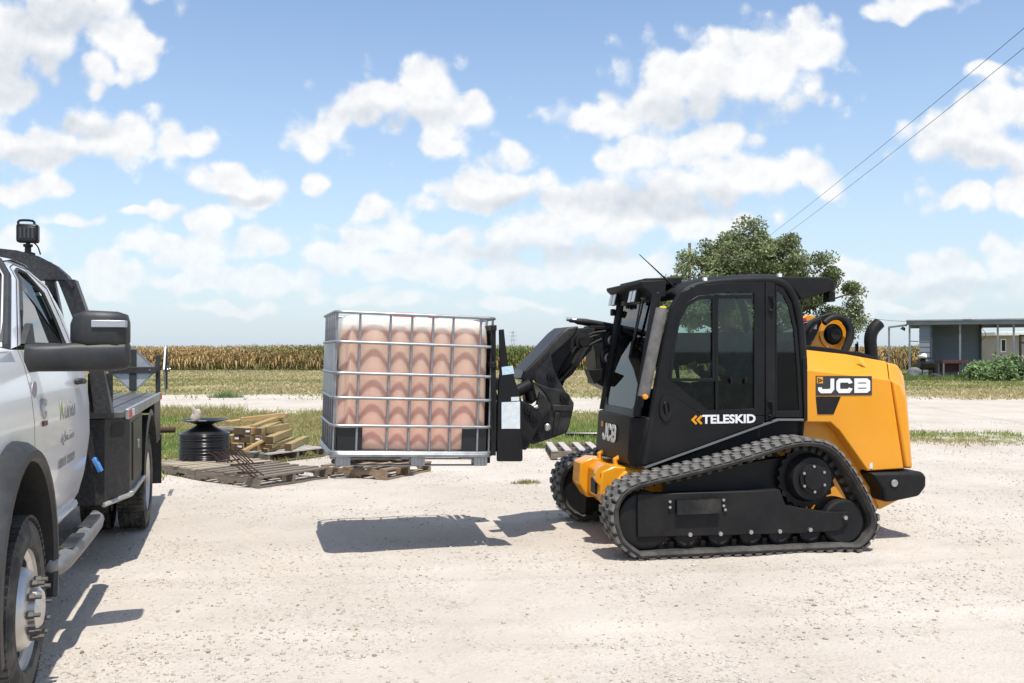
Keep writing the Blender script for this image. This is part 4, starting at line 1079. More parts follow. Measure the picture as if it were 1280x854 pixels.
XR, YR = -.173, 7.17
ct, st_ = math.cos(YAW_T), math.sin(YAW_T)
tank = empty('liquid_tank', (XR, YR, .668), YAW_T, R(-1.9))
tag(tank, 'square plastic liquid tank of salmon fluid in a galvanised cage on forks', 'tank')
BX, BY, BZ = 1.2, 1.0, 1.148
VF = [0.0, .087, .267, .398, .532, .668, .857, 1.0]      # upright positions from the right edge
ROWS = [.10, .30, .506, .689, .919, 1.140]
def tank_ring(z, inset, bulge):
    """outline of the bottle at a height: rounded rectangle, swollen between the uprights"""
    pts = []; x0, x1, y0, y1, r = .025 + inset, 1.175 - inset, -.975 + inset, -.028 - inset, .085
    def sw(t, ks):
        for a, b in zip(ks[:-1], ks[1:]):
            if a <= t <= b: return math.sin(math.pi * (t - a) / (b - a)) ** .95 * min(1, (b - a) / .20 + .2)
        return 0
    n = 56
    for i in range(n + 1): 
        t = i / n; x = x0 + r + (x1 - x0 - 2 * r) * t; pts.append((x, y1 + bulge * (sw(x / BX, VF) - .75), z))
    for i in range(1, 6): a = math.pi / 2 * (1 - i / 6); pts.append((x1 - r + r * math.cos(a), y1 - r + r * math.sin(a) - bulge * .75 * (1 - i / 6), z))
    for i in range(25):
        t = i / 24; y = y1 - r - (y1 - y0 - 2 * r) * t; pts.append((x1 + bulge * (abs(math.sin(math.pi * 4 * t)) - .7) * .8, y, z))
    for i in range(1, 6): a = -math.pi / 2 * i / 6; pts.append((x1 - r + r * math.cos(a), y0 + r + r * math.sin(a), z))
    for i in range(13): t = i / 12; pts.append((x1 - r - (x1 - x0 - 2 * r) * t, y0, z))
    for i in range(1, 6): a = -math.pi / 2 - math.pi / 2 * i / 6; pts.append((x0 + r + r * math.cos(a), y0 + r + r * math.sin(a), z))
    for i in range(13): t = i / 12; pts.append((x0, y0 + r + (y1 - y0 - 2 * r) * t, z))
    for i in range(1, 6): a = math.pi - math.pi / 2 * i / 6; pts.append((x0 + r + r * math.cos(a), y1 - r + r * math.sin(a) - bulge * .75 * i / 6, z))
    return pts
def bottle(zs, name, m, off):
    mb = MB(); mb.sections([tank_ring(z, off + i, b) for z, i, b in zs]); return mb.build(name, m, tank, smooth=60)
Bg = .046
bottle([(.115, .02, Bg * .2), (.14, 0, Bg * .6)] + [(.14 + .81 * k / 16, 0, Bg) for k in range(1, 17)] + [(.99, .002, Bg * .8), (1.05, .008, Bg * .6), (1.09, .022, Bg*.3), (1.115, .05, 0), (1.128, .10, 0), (1.13, .14, 0)], 'bottle', HDPE, 0)
bottle([(.125, .02, Bg * .2), (.15, 0, Bg * .6)] + [(.15 + .80 * k / 16, 0, Bg) for k in range(1, 17)] + [(.99, .002, Bg * .8), (1.035, .008, Bg * .62)], 'liquid', LIQ, .012)
cap = MB().lathe([(.001, 1.165), (.085, 1.165), (.09, 1.155), (.09, 1.125), (.10, 1.12)], 24, 'z', (.62, -.5, 0)).build('filler_cap', REDP, tank, smooth=35)
MB().box((.62, -.5, 1.172), (.15, .04, .014)).build('cap_grip', REDP, cap, bevel=.004)
for (x, y) in ((.42, -.30), (.9, -.6)): MB().cyl((x, y, 1.13), .04, .03, 'z', 16).build('vent_plug', REDP, tank, smooth=35)
def corner_path(z, e=0.0, r=.05):
    pts = []
    for (cx, cy, a0) in ((1.2 - r, -r, 90), (1.2 - r, -1.0 + r, 0), (r, -1.0 + r, -90), (r, -r, -180)):
        for i in range(6): a = R(a0 - 90 * i / 5); pts.append((cx + (r + e) * math.cos(a), cy + (r + e) * math.sin(a), z))
    return pts
cage = empty('cage', parent=tank)
for k, z in enumerate(ROWS):
    MB().tube(corner_path(z, .012), .0125 if k in (0, 5) else .0115, 8, closed=True).build('cage_rail', GALV, cage, smooth=50)
up = MB().tube([(0, 0, .09), (0, 0, 1.145)], .0098, 8).mesh('cage_upright', GALV, 50)
for t in VF[1:-1]:
    put('cage_upright', up, cage, (t * BX, -.004, 0)); put('cage_upright', up, cage, (t * BX, -.996, 0))
for t in (.03, .22, .40, .60, .80, .97):
    put('cage_upright', up, cage, (1.196, -t, 0)); put('cage_upright', up, cage, (.004, -t, 0))
MB().box((1.207, -.50, .713), (.004, .94, .40)).build('name_plate', GALVD, cage, bevel=.001)
# black corner shields low on the bottle
for x0, x1 in ((.985, 1.17), (.03, .225)):
    MB().box(((x0 + x1) / 2, -.013, .20), (x1 - x0, .006, .175)).build('corner_shield', BLKPLA, tank, bevel=.003)
for yy in ((-.25, -.04), (-.96, -.75)):
    MB().box((1.170, sum(yy) / 2, .20), (.010, yy[1] - yy[0], .175)).build('corner_shield', BLKPLA, tank, bevel=.003)
# steel pallet: tray, rim, feet, skids
MB().loft([(-.995, [(.01, .112), (1.19, .112), (1.16, .088), (.04, .088)]), (-.005, [(.01, .112), (1.19, .112), (1.16, .088), (.04, .088)])]).build('pallet_tray', GALV, tank, bevel=.004)
MB().tube(corner_path(.085, .016, .07), .017, 8, closed=True).build('pallet_rim', GALV, tank, smooth=50)
ft = MB()
for k in range(4):
    ft.box((-.042 + k * .028, 0, .045), (.022, .09, .085))
ft.box((0, 0, .045), (.10, .08, .084))
ftm = ft.mesh('pallet_foot', GALV)
for x in (.07, .56, 1.12):
    for y in (-.055, -.5, -.945): put('pallet_foot', ftm, tank, (x, y, 0))
for y in (-.055, -.5, -.945): MB().box((.60, y, .002), (1.14, .07, .006)).build('pallet_skid', GALV, tank)

# ------------------------------------------------------------------ person on the seat
def skin_mesh(name, verts, edges, radii, mats, sub=2, root=0):
    me = bpy.data.meshes.new(name); me.from_pydata(verts, edges, [])
    o = bpy.data.objects.new(name, me); COL.objects.link(o)
    sk = o.modifiers.new('skin', 'SKIN'); sk.use_smooth_shade = True
    for v, r in zip(me.skin_vertices[0].data, radii): v.radius = (r, r) if not isinstance(r, tuple) else r
    me.skin_vertices[0].data[root].use_root = True
    ss = o.modifiers.new('sub', 'SUBSURF'); ss.levels = sub; ss.render_levels = sub
    dg = bpy.context.evaluated_depsgraph_get()
    m2 = bpy.data.meshes.new_from_object(o.evaluated_get(dg)); bpy.data.objects.remove(o)
    m2.name = name; m2.materials.clear()
    for m in mats: m2.materials.append(m)
    return m2
SKIN = mat('skin', (.42, .22, .15), .55, var=.1); SHIRT = mat('work_shirt', (.10, .12, .16), .85, var=.25); TROU = mat('work_trousers', (.04, .05, .08), .85, var=.25); CAPM = mat('dark_cap', (.03, .032, .038), .8)
def build_person():
    V = [(-.26, .04, 1.24), (-.24, .04, 1.38), (-.20, .04, 1.54), (-.16, .04, 1.66), (-.13, .04, 1.74), (-.115, .04, 1.80), (-.10, .04, 1.88), (-.10, .04, 1.955)]
    E = [(0, 1), (1, 2), (2, 3), (3, 4), (4, 5), (5, 6), (6, 7)]
    Rr = [(.14, .17), (.13, .15), (.125, .17), (.09, .13), .055, .062, (.088, .075), .06]
    def chain(start, pts, rs):
        p = start
        for q, r in zip(pts, rs): V.append(q); Rr.append(r); E.append((p, len(V) - 1)); p = len(V) - 1
        return p
    for s, yj in ((1, .29), (-1, -.23)):
        y0 = .04
        hand = chain(3, [(-.17, y0 + s * .19, 1.64), (-.14, y0 + s * .25, 1.46), (-.08, yj, 1.34), (.02, yj, 1.37), (.055, yj, 1.40), (.075, yj, 1.43)], [.07, .052, .044, .036, .030, .030])
        for k, (dy, l) in enumerate(((-.026, .055), (-.009, .065), (.009, .062), (.026, .05))):
            chain(hand, [(.10, yj + dy, 1.445), (.115, yj + dy, 1.42), (.098, yj + dy, 1.40)], [.011, .010, .009])
        chain(hand, [(.062, yj - s * .04, 1.445), (.085, yj - s * .045, 1.465)], [.012, .010])
        chain(0, [(-.18, y0 + s * .10, 1.21), (.16, y0 + s * .13, 1.23), (.20, y0 + s * .13, 1.05), (.24, y0 + s * .13, .90), (.30, y0 + s * .13, .87), (.37, y0 + s * .13, .86)], [.095, .075, .060, .048, .045, .035])
    me = skin_mesh('person', V, E, Rr, [SHIRT, SKIN, TROU])
    mi = []
    for p in me.polygons:
        c = p.center
        mi.append(1 if c.z > 1.72 else (1 if c.x > .025 and c.z > 1.30 else (2 if c.z < 1.26 else 0)))
    me.polygons.foreach_set('material_index', mi)
    _w = MF.world(-.15, 0); o = put('person', me, None, (_w[0], _w[1], 0), (0, 0, YAW_M))
    tag(o, 'person in dark cap and work shirt seated at the controls of the loader', 'person')
    hc = MB()
    hc.lathe([(.001, 2.035), (.05, 2.03), (.085, 1.995), (.10, 1.94), (.102, 1.915)], 20, 'z', (-.10, .04, 0))
    hc.loft([(-.04, [(-.02, 1.922), (.08, 1.912), (.085, 1.905), (-.02, 1.914)]), (.12, [(-.02, 1.922), (.08, 1.912), (.085, 1.905), (-.02, 1.914)])])
    hc.build('cap', CAPM, o, smooth=40)
    MB().tube([(-.06, -.04, 1.895), (-.022, -.02, 1.897), (-.008, .04, 1.897), (-.022, .10, 1.897), (-.06, .12, 1.895)], .017, 8).build('sunglasses', BLKPLA, o, smooth=50)
    MB().loft([(.028, [(-.03, 1.885), (.004, 1.845), (-.03, 1.84)]), (.052, [(-.03, 1.885), (.004, 1.845), (-.03, 1.84)])]).build('nose', SKIN, o, bevel=.006)
    for s in (-1, 1): MB().lathe([(.001, -.012), (.022, -.01), (.03, 0), (.022, .01), (.001, .012)], 12, 'y', (-.105, .04 + s * .085, 1.875)).build('ear', SKIN, o, smooth=50)
build_person()
# ------------------------------------------------------------------ white flatbed work truck, nose towards the camera
TH = math.atan2(-math.cos(R(16.4)), math.sin(R(16.4)))
_rr = ground(187, 657)
TF = Frame(_rr[0] + 1.2 * math.sin(TH), _rr[1] - 1.2 * math.cos(TH), TH)
truck = empty('flatbed_truck', (TF.ox, TF.oy, 0), TH)
tag(truck, 'white regular cab work truck with black flatbed and headache rack', 'truck')
TW = mat('white_paint', (.84, .845, .855), .22, var=.02, scale=2, dust=.06, dscale=3, coat=.4)
TBLK = mat('black_bed_paint', (.014, .014, .015), .40, var=.2, dust=.10, dscale=45, dustcol=(.40, .38, .35), bump=.1)
TPL = mat('textured_plastic', (.020, .021, .022), .50, var=.15, dust=.05, dscale=6, bump=.25, bscale=200)
TYRE = mat('tyre_rubber', (.028, .028, .028), .8, var=.2, dust=.35, dscale=6, bump=.2)
ALU = mat('wheel_aluminium', (.60, .59, .57), .38, .85, var=.15, scale=8, dust=.25)
RUST = mat('stud_steel', (.13, .12, .11), .6, .6, var=.3, scale=30)
DECK = mat('deck_plate', (.085, .088, .095), .45, .35, var=.25, dust=.25, dscale=5, bump=.5, bscale=90)
CARGL = glass('car_glass', (.20, .24, .24), .5, ior=2.6)
DARKIN = mat('cab_interior', (.02, .02, .022), .7)
CHROME = mat('bright_trim', (.55, .55, .56), .35, .8, var=.05)
PR = [(.53, .885), (.60, .93), (.75, .968), (1.0, 1.0), (1.2, .997), (1.35, .982), (1.48, .953), (1.56, .925)]
def yb(z):
    if z <= PR[0][0]: return PR[0][1]
    for (a, u), (b, v) in zip(PR[:-1], PR[1:]):
        if z <= b: return u + (v - u) * (z - a) / (b - a)
    # greenhouse leans in
    return .925 - (z - 1.56) * .34 - max(0, z - 1.95) * .55
def side_patch(xl, xr, zs, n, side, hole=None, yfun=yb, off=0.0, th=.0):
    mb = MB(); idx = {}; vs = []; fs = []
    for j, z in enumerate(zs):
        for i in range(n + 1):
            x = xl(z) + (xr(z) - xl(z)) * i / n
            vs.append([x, (yfun(z) + off) * side, z])
    if hole:
        hx, hz, hr = hole
        for v in vs:
            d = math.hypot(v[0] - hx, v[2] - hz)
            if abs(d - hr) < .032 and v[2] > .4: v[0] = hx + (v[0] - hx) * hr / d; v[2] = hz + (v[2] - hz) * hr / d
    for j in range(len(zs) - 1):
        for i in range(n):
            q = (j * (n + 1) + i, j * (n + 1) + i + 1, (j + 1) * (n + 1) + i + 1, (j + 1) * (n + 1) + i)
            if hole:
                c = [sum(vs[k][0] for k in q) / 4, sum(vs[k][2] for k in q) / 4]
                if math.hypot(c[0] - hole[0], c[1] - hole[1]) < hole[2] - .005: continue
            fs.append(q)
    return mb.add(vs, fs)
ZS = [.53 + (1.56 - .53) * i / 26 for i in range(27)]
ARCH = (4.28, .50, .575)
def rear_x(z): return 2.06 + .02 * max(0, .75 - z) * 8
def door_front(z): return 3.80 - .10 * max(0, .95 - z) + (.06 * max(0, z - 1.3))
cabo = empty('cab', parent=truck)
for sd in (1, -1):
    side_patch(lambda z: door_front(z) + .006, lambda z: 5.22 - .10 * max(0, z - 1.2), ZS, 40, sd, ARCH).build('front_fender', TW, truck, smooth=35)
    door_ = side_patch(rear_x, lambda z: door_front(z) - .004, ZS, 26, sd).build('door', TW, truck, smooth=35)
    # greenhouse side: ring around the window
    out = [(3.95, 1.565), (3.62, 1.765), (3.32, 1.95), (3.12, 2.045), (2.85, 2.085), (2.45, 2.085), (2.22, 1.98), (2.13, 1.80), (2.08, 1.565)]
    inn = [(3.66, 1.592), (3.40, 1.765), (3.13, 1.945), (2.99, 2.005), (2.82, 2.035), (2.66, 2.025), (2.56, 1.91), (2.49, 1.75), (2.44, 1.592)]
    def pt(p, o=0.0): return (p[0], sd * (yb(p[1]) + o), p[1])
    mid = [((a[0] * .45 + b[0] * .55), (a[1] * .45 + b[1] * .55)) for a, b in zip(out, inn)]
    n = len(out); vs = [pt(p) for p in out] + [pt(p, .004) for p in mid] + [pt(p, -.004) for p in inn]; fs = []
    for i in range(n - 1):
        fs += [(i, i + 1, n + i + 1, n + i), (n + i, n + i + 1, 2 * n + i + 1, 2 * n + i)]
    MB().add(vs, fs).build('window_surround', TW, cabo, smooth=50)
    MB().tube([pt(((a[0] * .52 + b[0] * .48), (a[1] * .52 + b[1] * .48)), .0035) for a, b in zip(out, inn)], .0035, 5).build('door_seam', DARKIN, cabo)
    MB().tube([pt(p, .0) for p in inn], .011, 6, closed=True).build('window_seal', TPL, cabo, smooth=50)
    MB().add([pt(p, -.018) for p in inn], [tuple(range(n))]).build('door_glass', CARGL, cabo)
    MB().prism([(3.68, 1.59), (3.45, 1.59), (3.52, 1.70), (3.56, 1.69)], sd * .935, sd * .90).build('mirror_sail', TPL, cabo, bevel=.004)
    # broad painted screen pillar
    po = [pt(p) for p in out[:4]]; pi = [(p[0] + .05, sd * (yb(p[1]) - .035), p[1] + .01) for p in out[:4]]
    MB().add(po + pi, [(i, i + 1, 5 + i, 4 + i) for i in range(3)]).build('screen_pillar', TW, cabo, smooth=60)
    # black arch flare
    fl = []
    for k in range(25):
        a = R(-18 + 216 * k / 24); ca, sa = math.cos(a), math.sin(a); cx, cz = 4.28, .50
        zc = lambda r: cz + r * sa * 1.0
        fl.append([(cx + .655 * ca, sd * (yb(max(.55, min(1.4, zc(.655)))) - .01), zc(.655)), (cx + .645 * ca, sd * (yb(max(.55, min(1.4, zc(.645)))) + .045), zc(.645)), (cx + .61 * ca, sd * 1.085, zc(.61)), (cx + .575 * ca, sd * 1.088, zc(.575)), (cx + .560 * ca, sd * 1.07, zc(.560)), (cx + .565 * ca, sd * .90, zc(.565))])
    MB().sections(fl, closed=False).build('arch_flare', TPL, truck, smooth=40)
    wl = []
    for k in range(19):
        a = R(-10 + 200 * k / 18); wl.append([(4.28 + .568 * math.cos(a), sd * 1.04, .50 + .568 * math.sin(a)), (4.28 + .568 * math.cos(a), sd * .52, .50 + .568 * math.sin(a))])
    MB().sections(wl, closed=False).build('wheel_liner', TBLK, truck, smooth=40)
# inner dark shell so the shut lines and openings look into the cab
MB().box((3.05, 0, 1.02), (1.85, 1.70, .86)).build('cab_tub', DARKIN, truck)
MB().prism([(2.12, 1.40), (3.60, 1.40), (3.60, 1.50), (2.12, 1.52)], -.86, .86).build('dash_shelf', DARKIN, truck)
MB().box((2.55, .38, 1.66), (.16, .50, .55), rot=(0, -.15, 0)).build('cab_seat', DARKIN, truck, bevel=.05)
MB().box((2.55, -.38, 1.66), (.16, .50, .55), rot=(0, -.15, 0)).build('cab_seat', DARKIN, truck, bevel=.05)
MB().lathe([(.18, -.012), (.205, 0), (.18, .012)], 20, 'x', (3.35, .38, 1.55), closed=True).build('steering_wheel', DARKIN, truck, smooth=50)
# roof, rear wall, hood, windscreen, nose
rf = []
for x, dz, k in ((2.10, -.20, .96), (2.20, -.06, .98), (2.45, 0.0, 1.0), (2.85, .0, 1.0), (3.12, -.035, 1.0), (3.32, -.125, 1.0)):
    ring_ = []
    for i in range(17):
        t = -1 + 2 * i / 16; y = .695 * k * t * 1.0; ring_.append((x + .05 * (1 - t * t) * (1 if x > 3 else -.3), y, 2.09 + dz + .055 * (1 - abs(t) ** 2.6)))
    rf.append(ring_)
MB().sections(rf, closed=False).build('roof', TW, truck, smooth=50)
MB().prism([(2.08, .62), (2.13, .62), (2.13, 1.56), (2.08, 1.56)], -.93, .93).build('cab_back', TW, truck)
bw = MB().add([(2.09, -.90, 1.56), (2.09, .90, 1.56), (2.14, .80, 1.92), (2.14, -.80, 1.92)], [(0, 1, 2, 3)]).build('rear_window', CARGL, truck)
hd = []
for x, dz in ((3.98, 0), (4.3, -.005), (4.7, -.03), (5.05, -.075), (5.22, -.14)):
    r_ = []
    for i in range(21):
        t = -1 + 2 * i / 20; r_.append((x - .10 * t * t * (x > 5), .945 * t, 1.555 + dz + .075 * (1 - t ** 4) + .03 * max(0, 1 - abs(abs(t) - .45) / .2)))
    hd.append(r_)
MB().sections(hd, closed=False).build('hood', TW, truck, smooth=45)
ws = []
for t in (0, .25, .5, .75, 1):
    z = 1.60 + .45 * t; r_ = []
    for i in range(13):
        u = -1 + 2 * i / 12; r_.append((3.96 - .80 * t + .12 * (1 - u * u), (.89 - .17 * t) * u, z + .02 * (1 - u * u)))
    ws.append(r_)
MB().sections(ws, closed=False).build('windscreen', CARGL, truck, smooth=60)
for sd in (1, -1):
    MB().tube([(p[0] + .035, sd * (yb(p[1]) - .012), p[1] + .008) for p in ((3.95, 1.565), (3.62, 1.765), (3.32, 1.95), (3.12, 2.045))], .019, 8).build('screen_trim', TPL, truck, smooth=50)
MB().prism([(5.16, .62), (5.22, .80), (5.24, 1.40), (5.14, 1.44), (5.05, .62)], -.93, .93).build('grille', TPL, truck, bevel=.02)
MB().loft([(-1.02, [(5.00, .50), (5.12, .52), (5.12, .78), (5.00, .80)]), (-.75, [(5.00, .46), (5.36, .48), (5.38, .78), (5.00, .80)]), (.75, [(5.00, .46), (5.36, .48), (5.38, .78), (5.00, .80)]), (1.02, [(5.00, .50), (5.12, .52), (5.12, .78), (5.00, .80)])]).build('front_bumper', TPL, truck, bevel=.02)
for sd in (1, -1):
    MB().prism([(4.96, .56), (5.10, .50), (5.16, .82), (4.94, .92), (4.80, .86)], sd * .92, sd * 1.05).build('bumper_end', TPL, truck, bevel=.015)
    MB().box((5.17, sd * .80, 1.20), (.12, .22, .30)).build('headlamp', LENS, truck, bevel=.03)
MB().box((4.6, 0, .75), (1.2, 1.0, .5)).build('engine_bay', DARKIN, truck)
# sill, step, chassis
for sd in (1, -1):
    MB().tube([(2.10, sd * .90, .54), (3.70, sd * .90, .54)], .035, 8).build('sill', TW, truck, smooth=50)
    s_ = MB().tube(smooth_path([(2.30, sd * 1.05, .47), (2.42, sd * 1.08, .455), (3.55, sd * 1.08, .455), (3.68, sd * 1.05, .47)], 3), .052, 12).build('side_step', mat('step_bar', (.20, .20, .20), .5, .5, var=.25, dust=.4, dscale=7), truck, smooth=50)
    for x in (2.62, 3.25): MB().box((x, sd * 1.08, .505), (.42, .07, .012)).build('step_pad', TPL, s_, bevel=.004)
for sd in (1, -1): MB().box((1.9, sd * .42, .70), (6.2, .08, .20)).build('chassis_rail', TBLK, truck)
MB().tube([(0, -.95, .41), (0, .95, .41)], .07, 12).build('rear_axle', TBLK, truck, smooth=50)
MB().tube([(4.28, -.9, .41), (4.28, .9, .41)], .05, 12).build('front_axle', TBLK, truck, smooth=50)
MB().box((1.1, .55, .62), (1.3, .4, .4)).build('fuel_tank', TBLK, truck, bevel=.03)
# wheels
def tyre_mesh(w=.235, r=.405):
    p = [(.262, -w / 2 + .02), (.275, -w / 2 + .004), (.33, -w / 2), (.375, -w / 2 + .012), (.398, -w / 2 + .03), (r, -w / 2 + .06), (r, w / 2 - .06), (.398, w / 2 - .03), (.375, w / 2 - .012), (.33, w / 2), (.275, w / 2 - .004), (.262, w / 2 - .02)]
    mb = MB().lathe(p, 64, 'y', closed=True)
    return mb.mesh('tyre', TYRE, 35)
TY = tyre_mesh()
gm = MB().box((0, 0, 0), (.010, .05, .008)).mesh('tread_block', TYRE)
def wheel(loc, sd, front):
    wh = empty('wheel', loc, parent=truck)
    t_ = put('tyre', TY, wh)
    # grooves of the tread: shoulder blocks
    blk = MB()
    for i in range(60):
        a = 2 * math.pi * i / 60
        for yy in (-.09, -.045, 0, .045, .09):
            blk.box((.406 * math.cos(a), yy, .406 * math.sin(a)), (.012, .034, .030), rot=(0, -a, 0))
    tb = blk.build('tread_blocks', TYRE, wh); tag(tb, kind='stuff')
    s = sd
    if front:
        prof = [(.262, s * .10), (.258, s * .085), (.235, s * .07), (.228, s * .02), (.205, s * .03), (.19, s * .06), (.18, s * .085), (.165, s * .112), (.150, s * .122), (.140, s * .125), (.10, s * .125), (.095, s * .115)]
        hub = [(.095, s * .115), (.092, s * .15), (.075, s * .165), (.001, s * .17)]
    else:
        prof = [(.262, s * .10), (.255, s * .08), (.235, s * .06), (.225, -s * .02), (.19, -s * .05), (.12, -s * .075), (.09, -s * .075)]
        hub = [(.09, -s * .075), (.085, s * .03), (.06, s * .05), (.001, s * .05)]
    rim = MB().lathe([(.262, -s * .10), (.225, -s * .09)] + prof[::-1][:0] + prof, 48, 'y').build('rim', ALU, wh, smooth=30)
    MB().lathe(hub, 24, 'y').build('hub', ALU if front else TBLK, wh, smooth=30)
    if front:
        sm = MB(); sm.cyl((0, 0, 0), .017, .03, 'y', 6); sm.cyl((0, s * .022, 0), .010, .036, 'y', 8); sm = sm.mesh('lug_stud', RUST)
        for k in range(10):
            a = 2 * math.pi * k / 10; put('lug_stud', sm, rim, (.124 * math.cos(a), s * .14, .124 * math.sin(a)))
        hm_ = MB().lathe([(.001, .004), (.030, .003), (.032, -.01)], 14, 'y').mesh('hand_hole', DARKIN)
        for k in range(4):
            a = 2 * math.pi * k / 4 + .35; h_ = put('hand_hole', hm_, rim, (.194 * math.cos(a), s * .058, .194 * math.sin(a)), (0, -a, 0)); h_.rotation_euler = (0, -a, R(-62) * s)
    return wh
wheel((4.28, .955, .405), 1, True); wheel((4.28, -.955, .405), -1, True)
for sd in (1, -1):
    wheel((0, sd * 1.08, .405), sd, False); wheel((0, sd * .79, .405), -sd, False)
# tow mirror
mir = empty('tow_mirror', parent=truck)
def mirror(sd):
    m = MB()
    h_ = []
    for y, x0, x1, z0, z1 in ((1.135, 3.58, 3.66, 1.60, 1.70), (1.155, 3.56, 3.70, 1.575, 1.745), (1.22, 3.555, 3.735, 1.57, 1.765), (1.36, 3.555, 3.72, 1.57, 1.76), (1.405, 3.56, 3.69, 1.575, 1.745), (1.415, 3.58, 3.65, 1.60, 1.71)):
        r_ = []
        for k in range(16):
            a = 2 * math.pi * k / 16; cx, cz = (x0 + x1) / 2, (z0 + z1) / 2; e = .45
            r_.append((cx + (x1 - x0) / 2 * math.copysign(abs(math.cos(a)) ** e, math.cos(a)), sd * y, cz + (z1 - z0) / 2 * math.copysign(abs(math.sin(a)) ** e, math.sin(a))))
        h_.append(r_)
    m.sections(h_).build('mirror_head', TPL, truck, smooth=40)
    m = MB(); h_ = []
    for y, x0, x1, z0, z1 in ((.945, 3.58, 3.78, 1.445, 1.592), (.99, 3.595, 3.75, 1.45, 1.588), (1.10, 3.59, 3.74, 1.45, 1.592), (1.16, 3.58, 3.735, 1.45, 1.60), (1.32, 3.575, 3.73, 1.45, 1.60), (1.40, 3.58, 3.705, 1.46, 1.60), (1.418, 3.60, 3.66, 1.48, 1.59)):
        r_ = []
        for k in range(16):
            a = 2 * math.pi * k / 16; cx, cz = (x0 + x1) / 2, (z0 + z1) / 2; e = .55
            r_.append((cx + (x1 - x0) / 2 * math.copysign(abs(math.cos(a)) ** e, math.cos(a)), sd * y, cz + (z1 - z0) / 2 * math.copysign(abs(math.sin(a)) ** e, math.sin(a))))
        h_.append(r_)
    m.sections(h_).build('mirror_arm', TPL, truck, smooth=40)
    MB().prism([(1.245, 1.675), (1.41, 1.68), (1.412, 1.715), (1.245, 1.712)], 0, .02)
    st = MB(); st.add([(3.742, sd * 1.245, 1.675), (3.725, sd * 1.405, 1.677), (3.723, sd * 1.405, 1.712), (3.742, sd * 1.245, 1.712), (3.70, sd * 1.245, 1.675), (3.69, sd * 1.412, 1.677), (3.69, sd * 1.412, 1.712), (3.70, sd * 1.245, 1.712)], [(0, 1, 2, 3), (4, 7, 6, 5), (0, 4, 5, 1), (3, 2, 6, 7), (1, 5, 6, 2), (0, 3, 7, 4)])
    st.build('signal_strip', CHROME, truck, bevel=.003)
mirror(1); mirror(-1)
bpy.data.objects.remove(mir)
MB().loft([(.985, [(2.36, 1.385), (2.58, 1.385), (2.58, 1.345), (2.36, 1.345)]), (1.03, [(2.38, 1.38), (2.56, 1.385), (2.56, 1.35), (2.38, 1.345)])]).build('door_handle', TPL, truck, bevel=.012)
# door print (left side) and badges
GREYT = mat('grey_print', (.27, .27, .26), .5, var=.05); GREENT = mat('green_print', (.33, .38, .22), .5, var=.05)
tilt = R(90)
def door_text(body, size, x, z, m, bold=0, sx=1.0):
    return text_part('lettering', body, size, m, truck, (x, yb(z + size * .35) + .0035, z), (R(90), 0, R(180)), bold=bold, sx=sx, depth=.001)
door_text('N', .15, 3.12, 1.165, GREENT, .002); door_text('utrien', .15, 2.985, 1.165, GREYT, .002)
door_text('Ag Solutions', .085, 3.12, 1.035, GREYT); door_text('USDOT 1290239', .075, 3.14, .89, GREYT, .001)
for (x, z, sx_, sz_, m, nm) in ((3.735, 1.362, .055, .042, mat('oval_sticker', (.34, .30, .36), .4, var=.5, scale=30), 'oval_sticker'),):
    MB().lathe([(.001, .003), (1, .003), (1, -.003)], 28, 'y').build(nm, m, truck, loc=(x, yb(z) + .003, z)).scale = (sx_, 1, sz_)
b_ = MB().strip([(3.535, 1.275), (3.56, 1.30), (3.60, 1.30), (3.615, 1.27), (3.60, 1.225), (3.56, 1.215), (3.535, 1.235)], .020, .992, 1.006).build('chrome_badge', CHROME, truck, bevel=.003)
MB().box((3.575, 1.004, 1.180), (.10, .008, .026)).build('red_badge', mat('badge_red', (.16, .05, .04), .5), truck, bevel=.003)
MB().prism([(5.0, 1.36), (4.62, 1.38), (4.58, 1.31), (5.0, 1.28)], .975, .994).build('fender_vent', DARKIN, truck, bevel=.006)

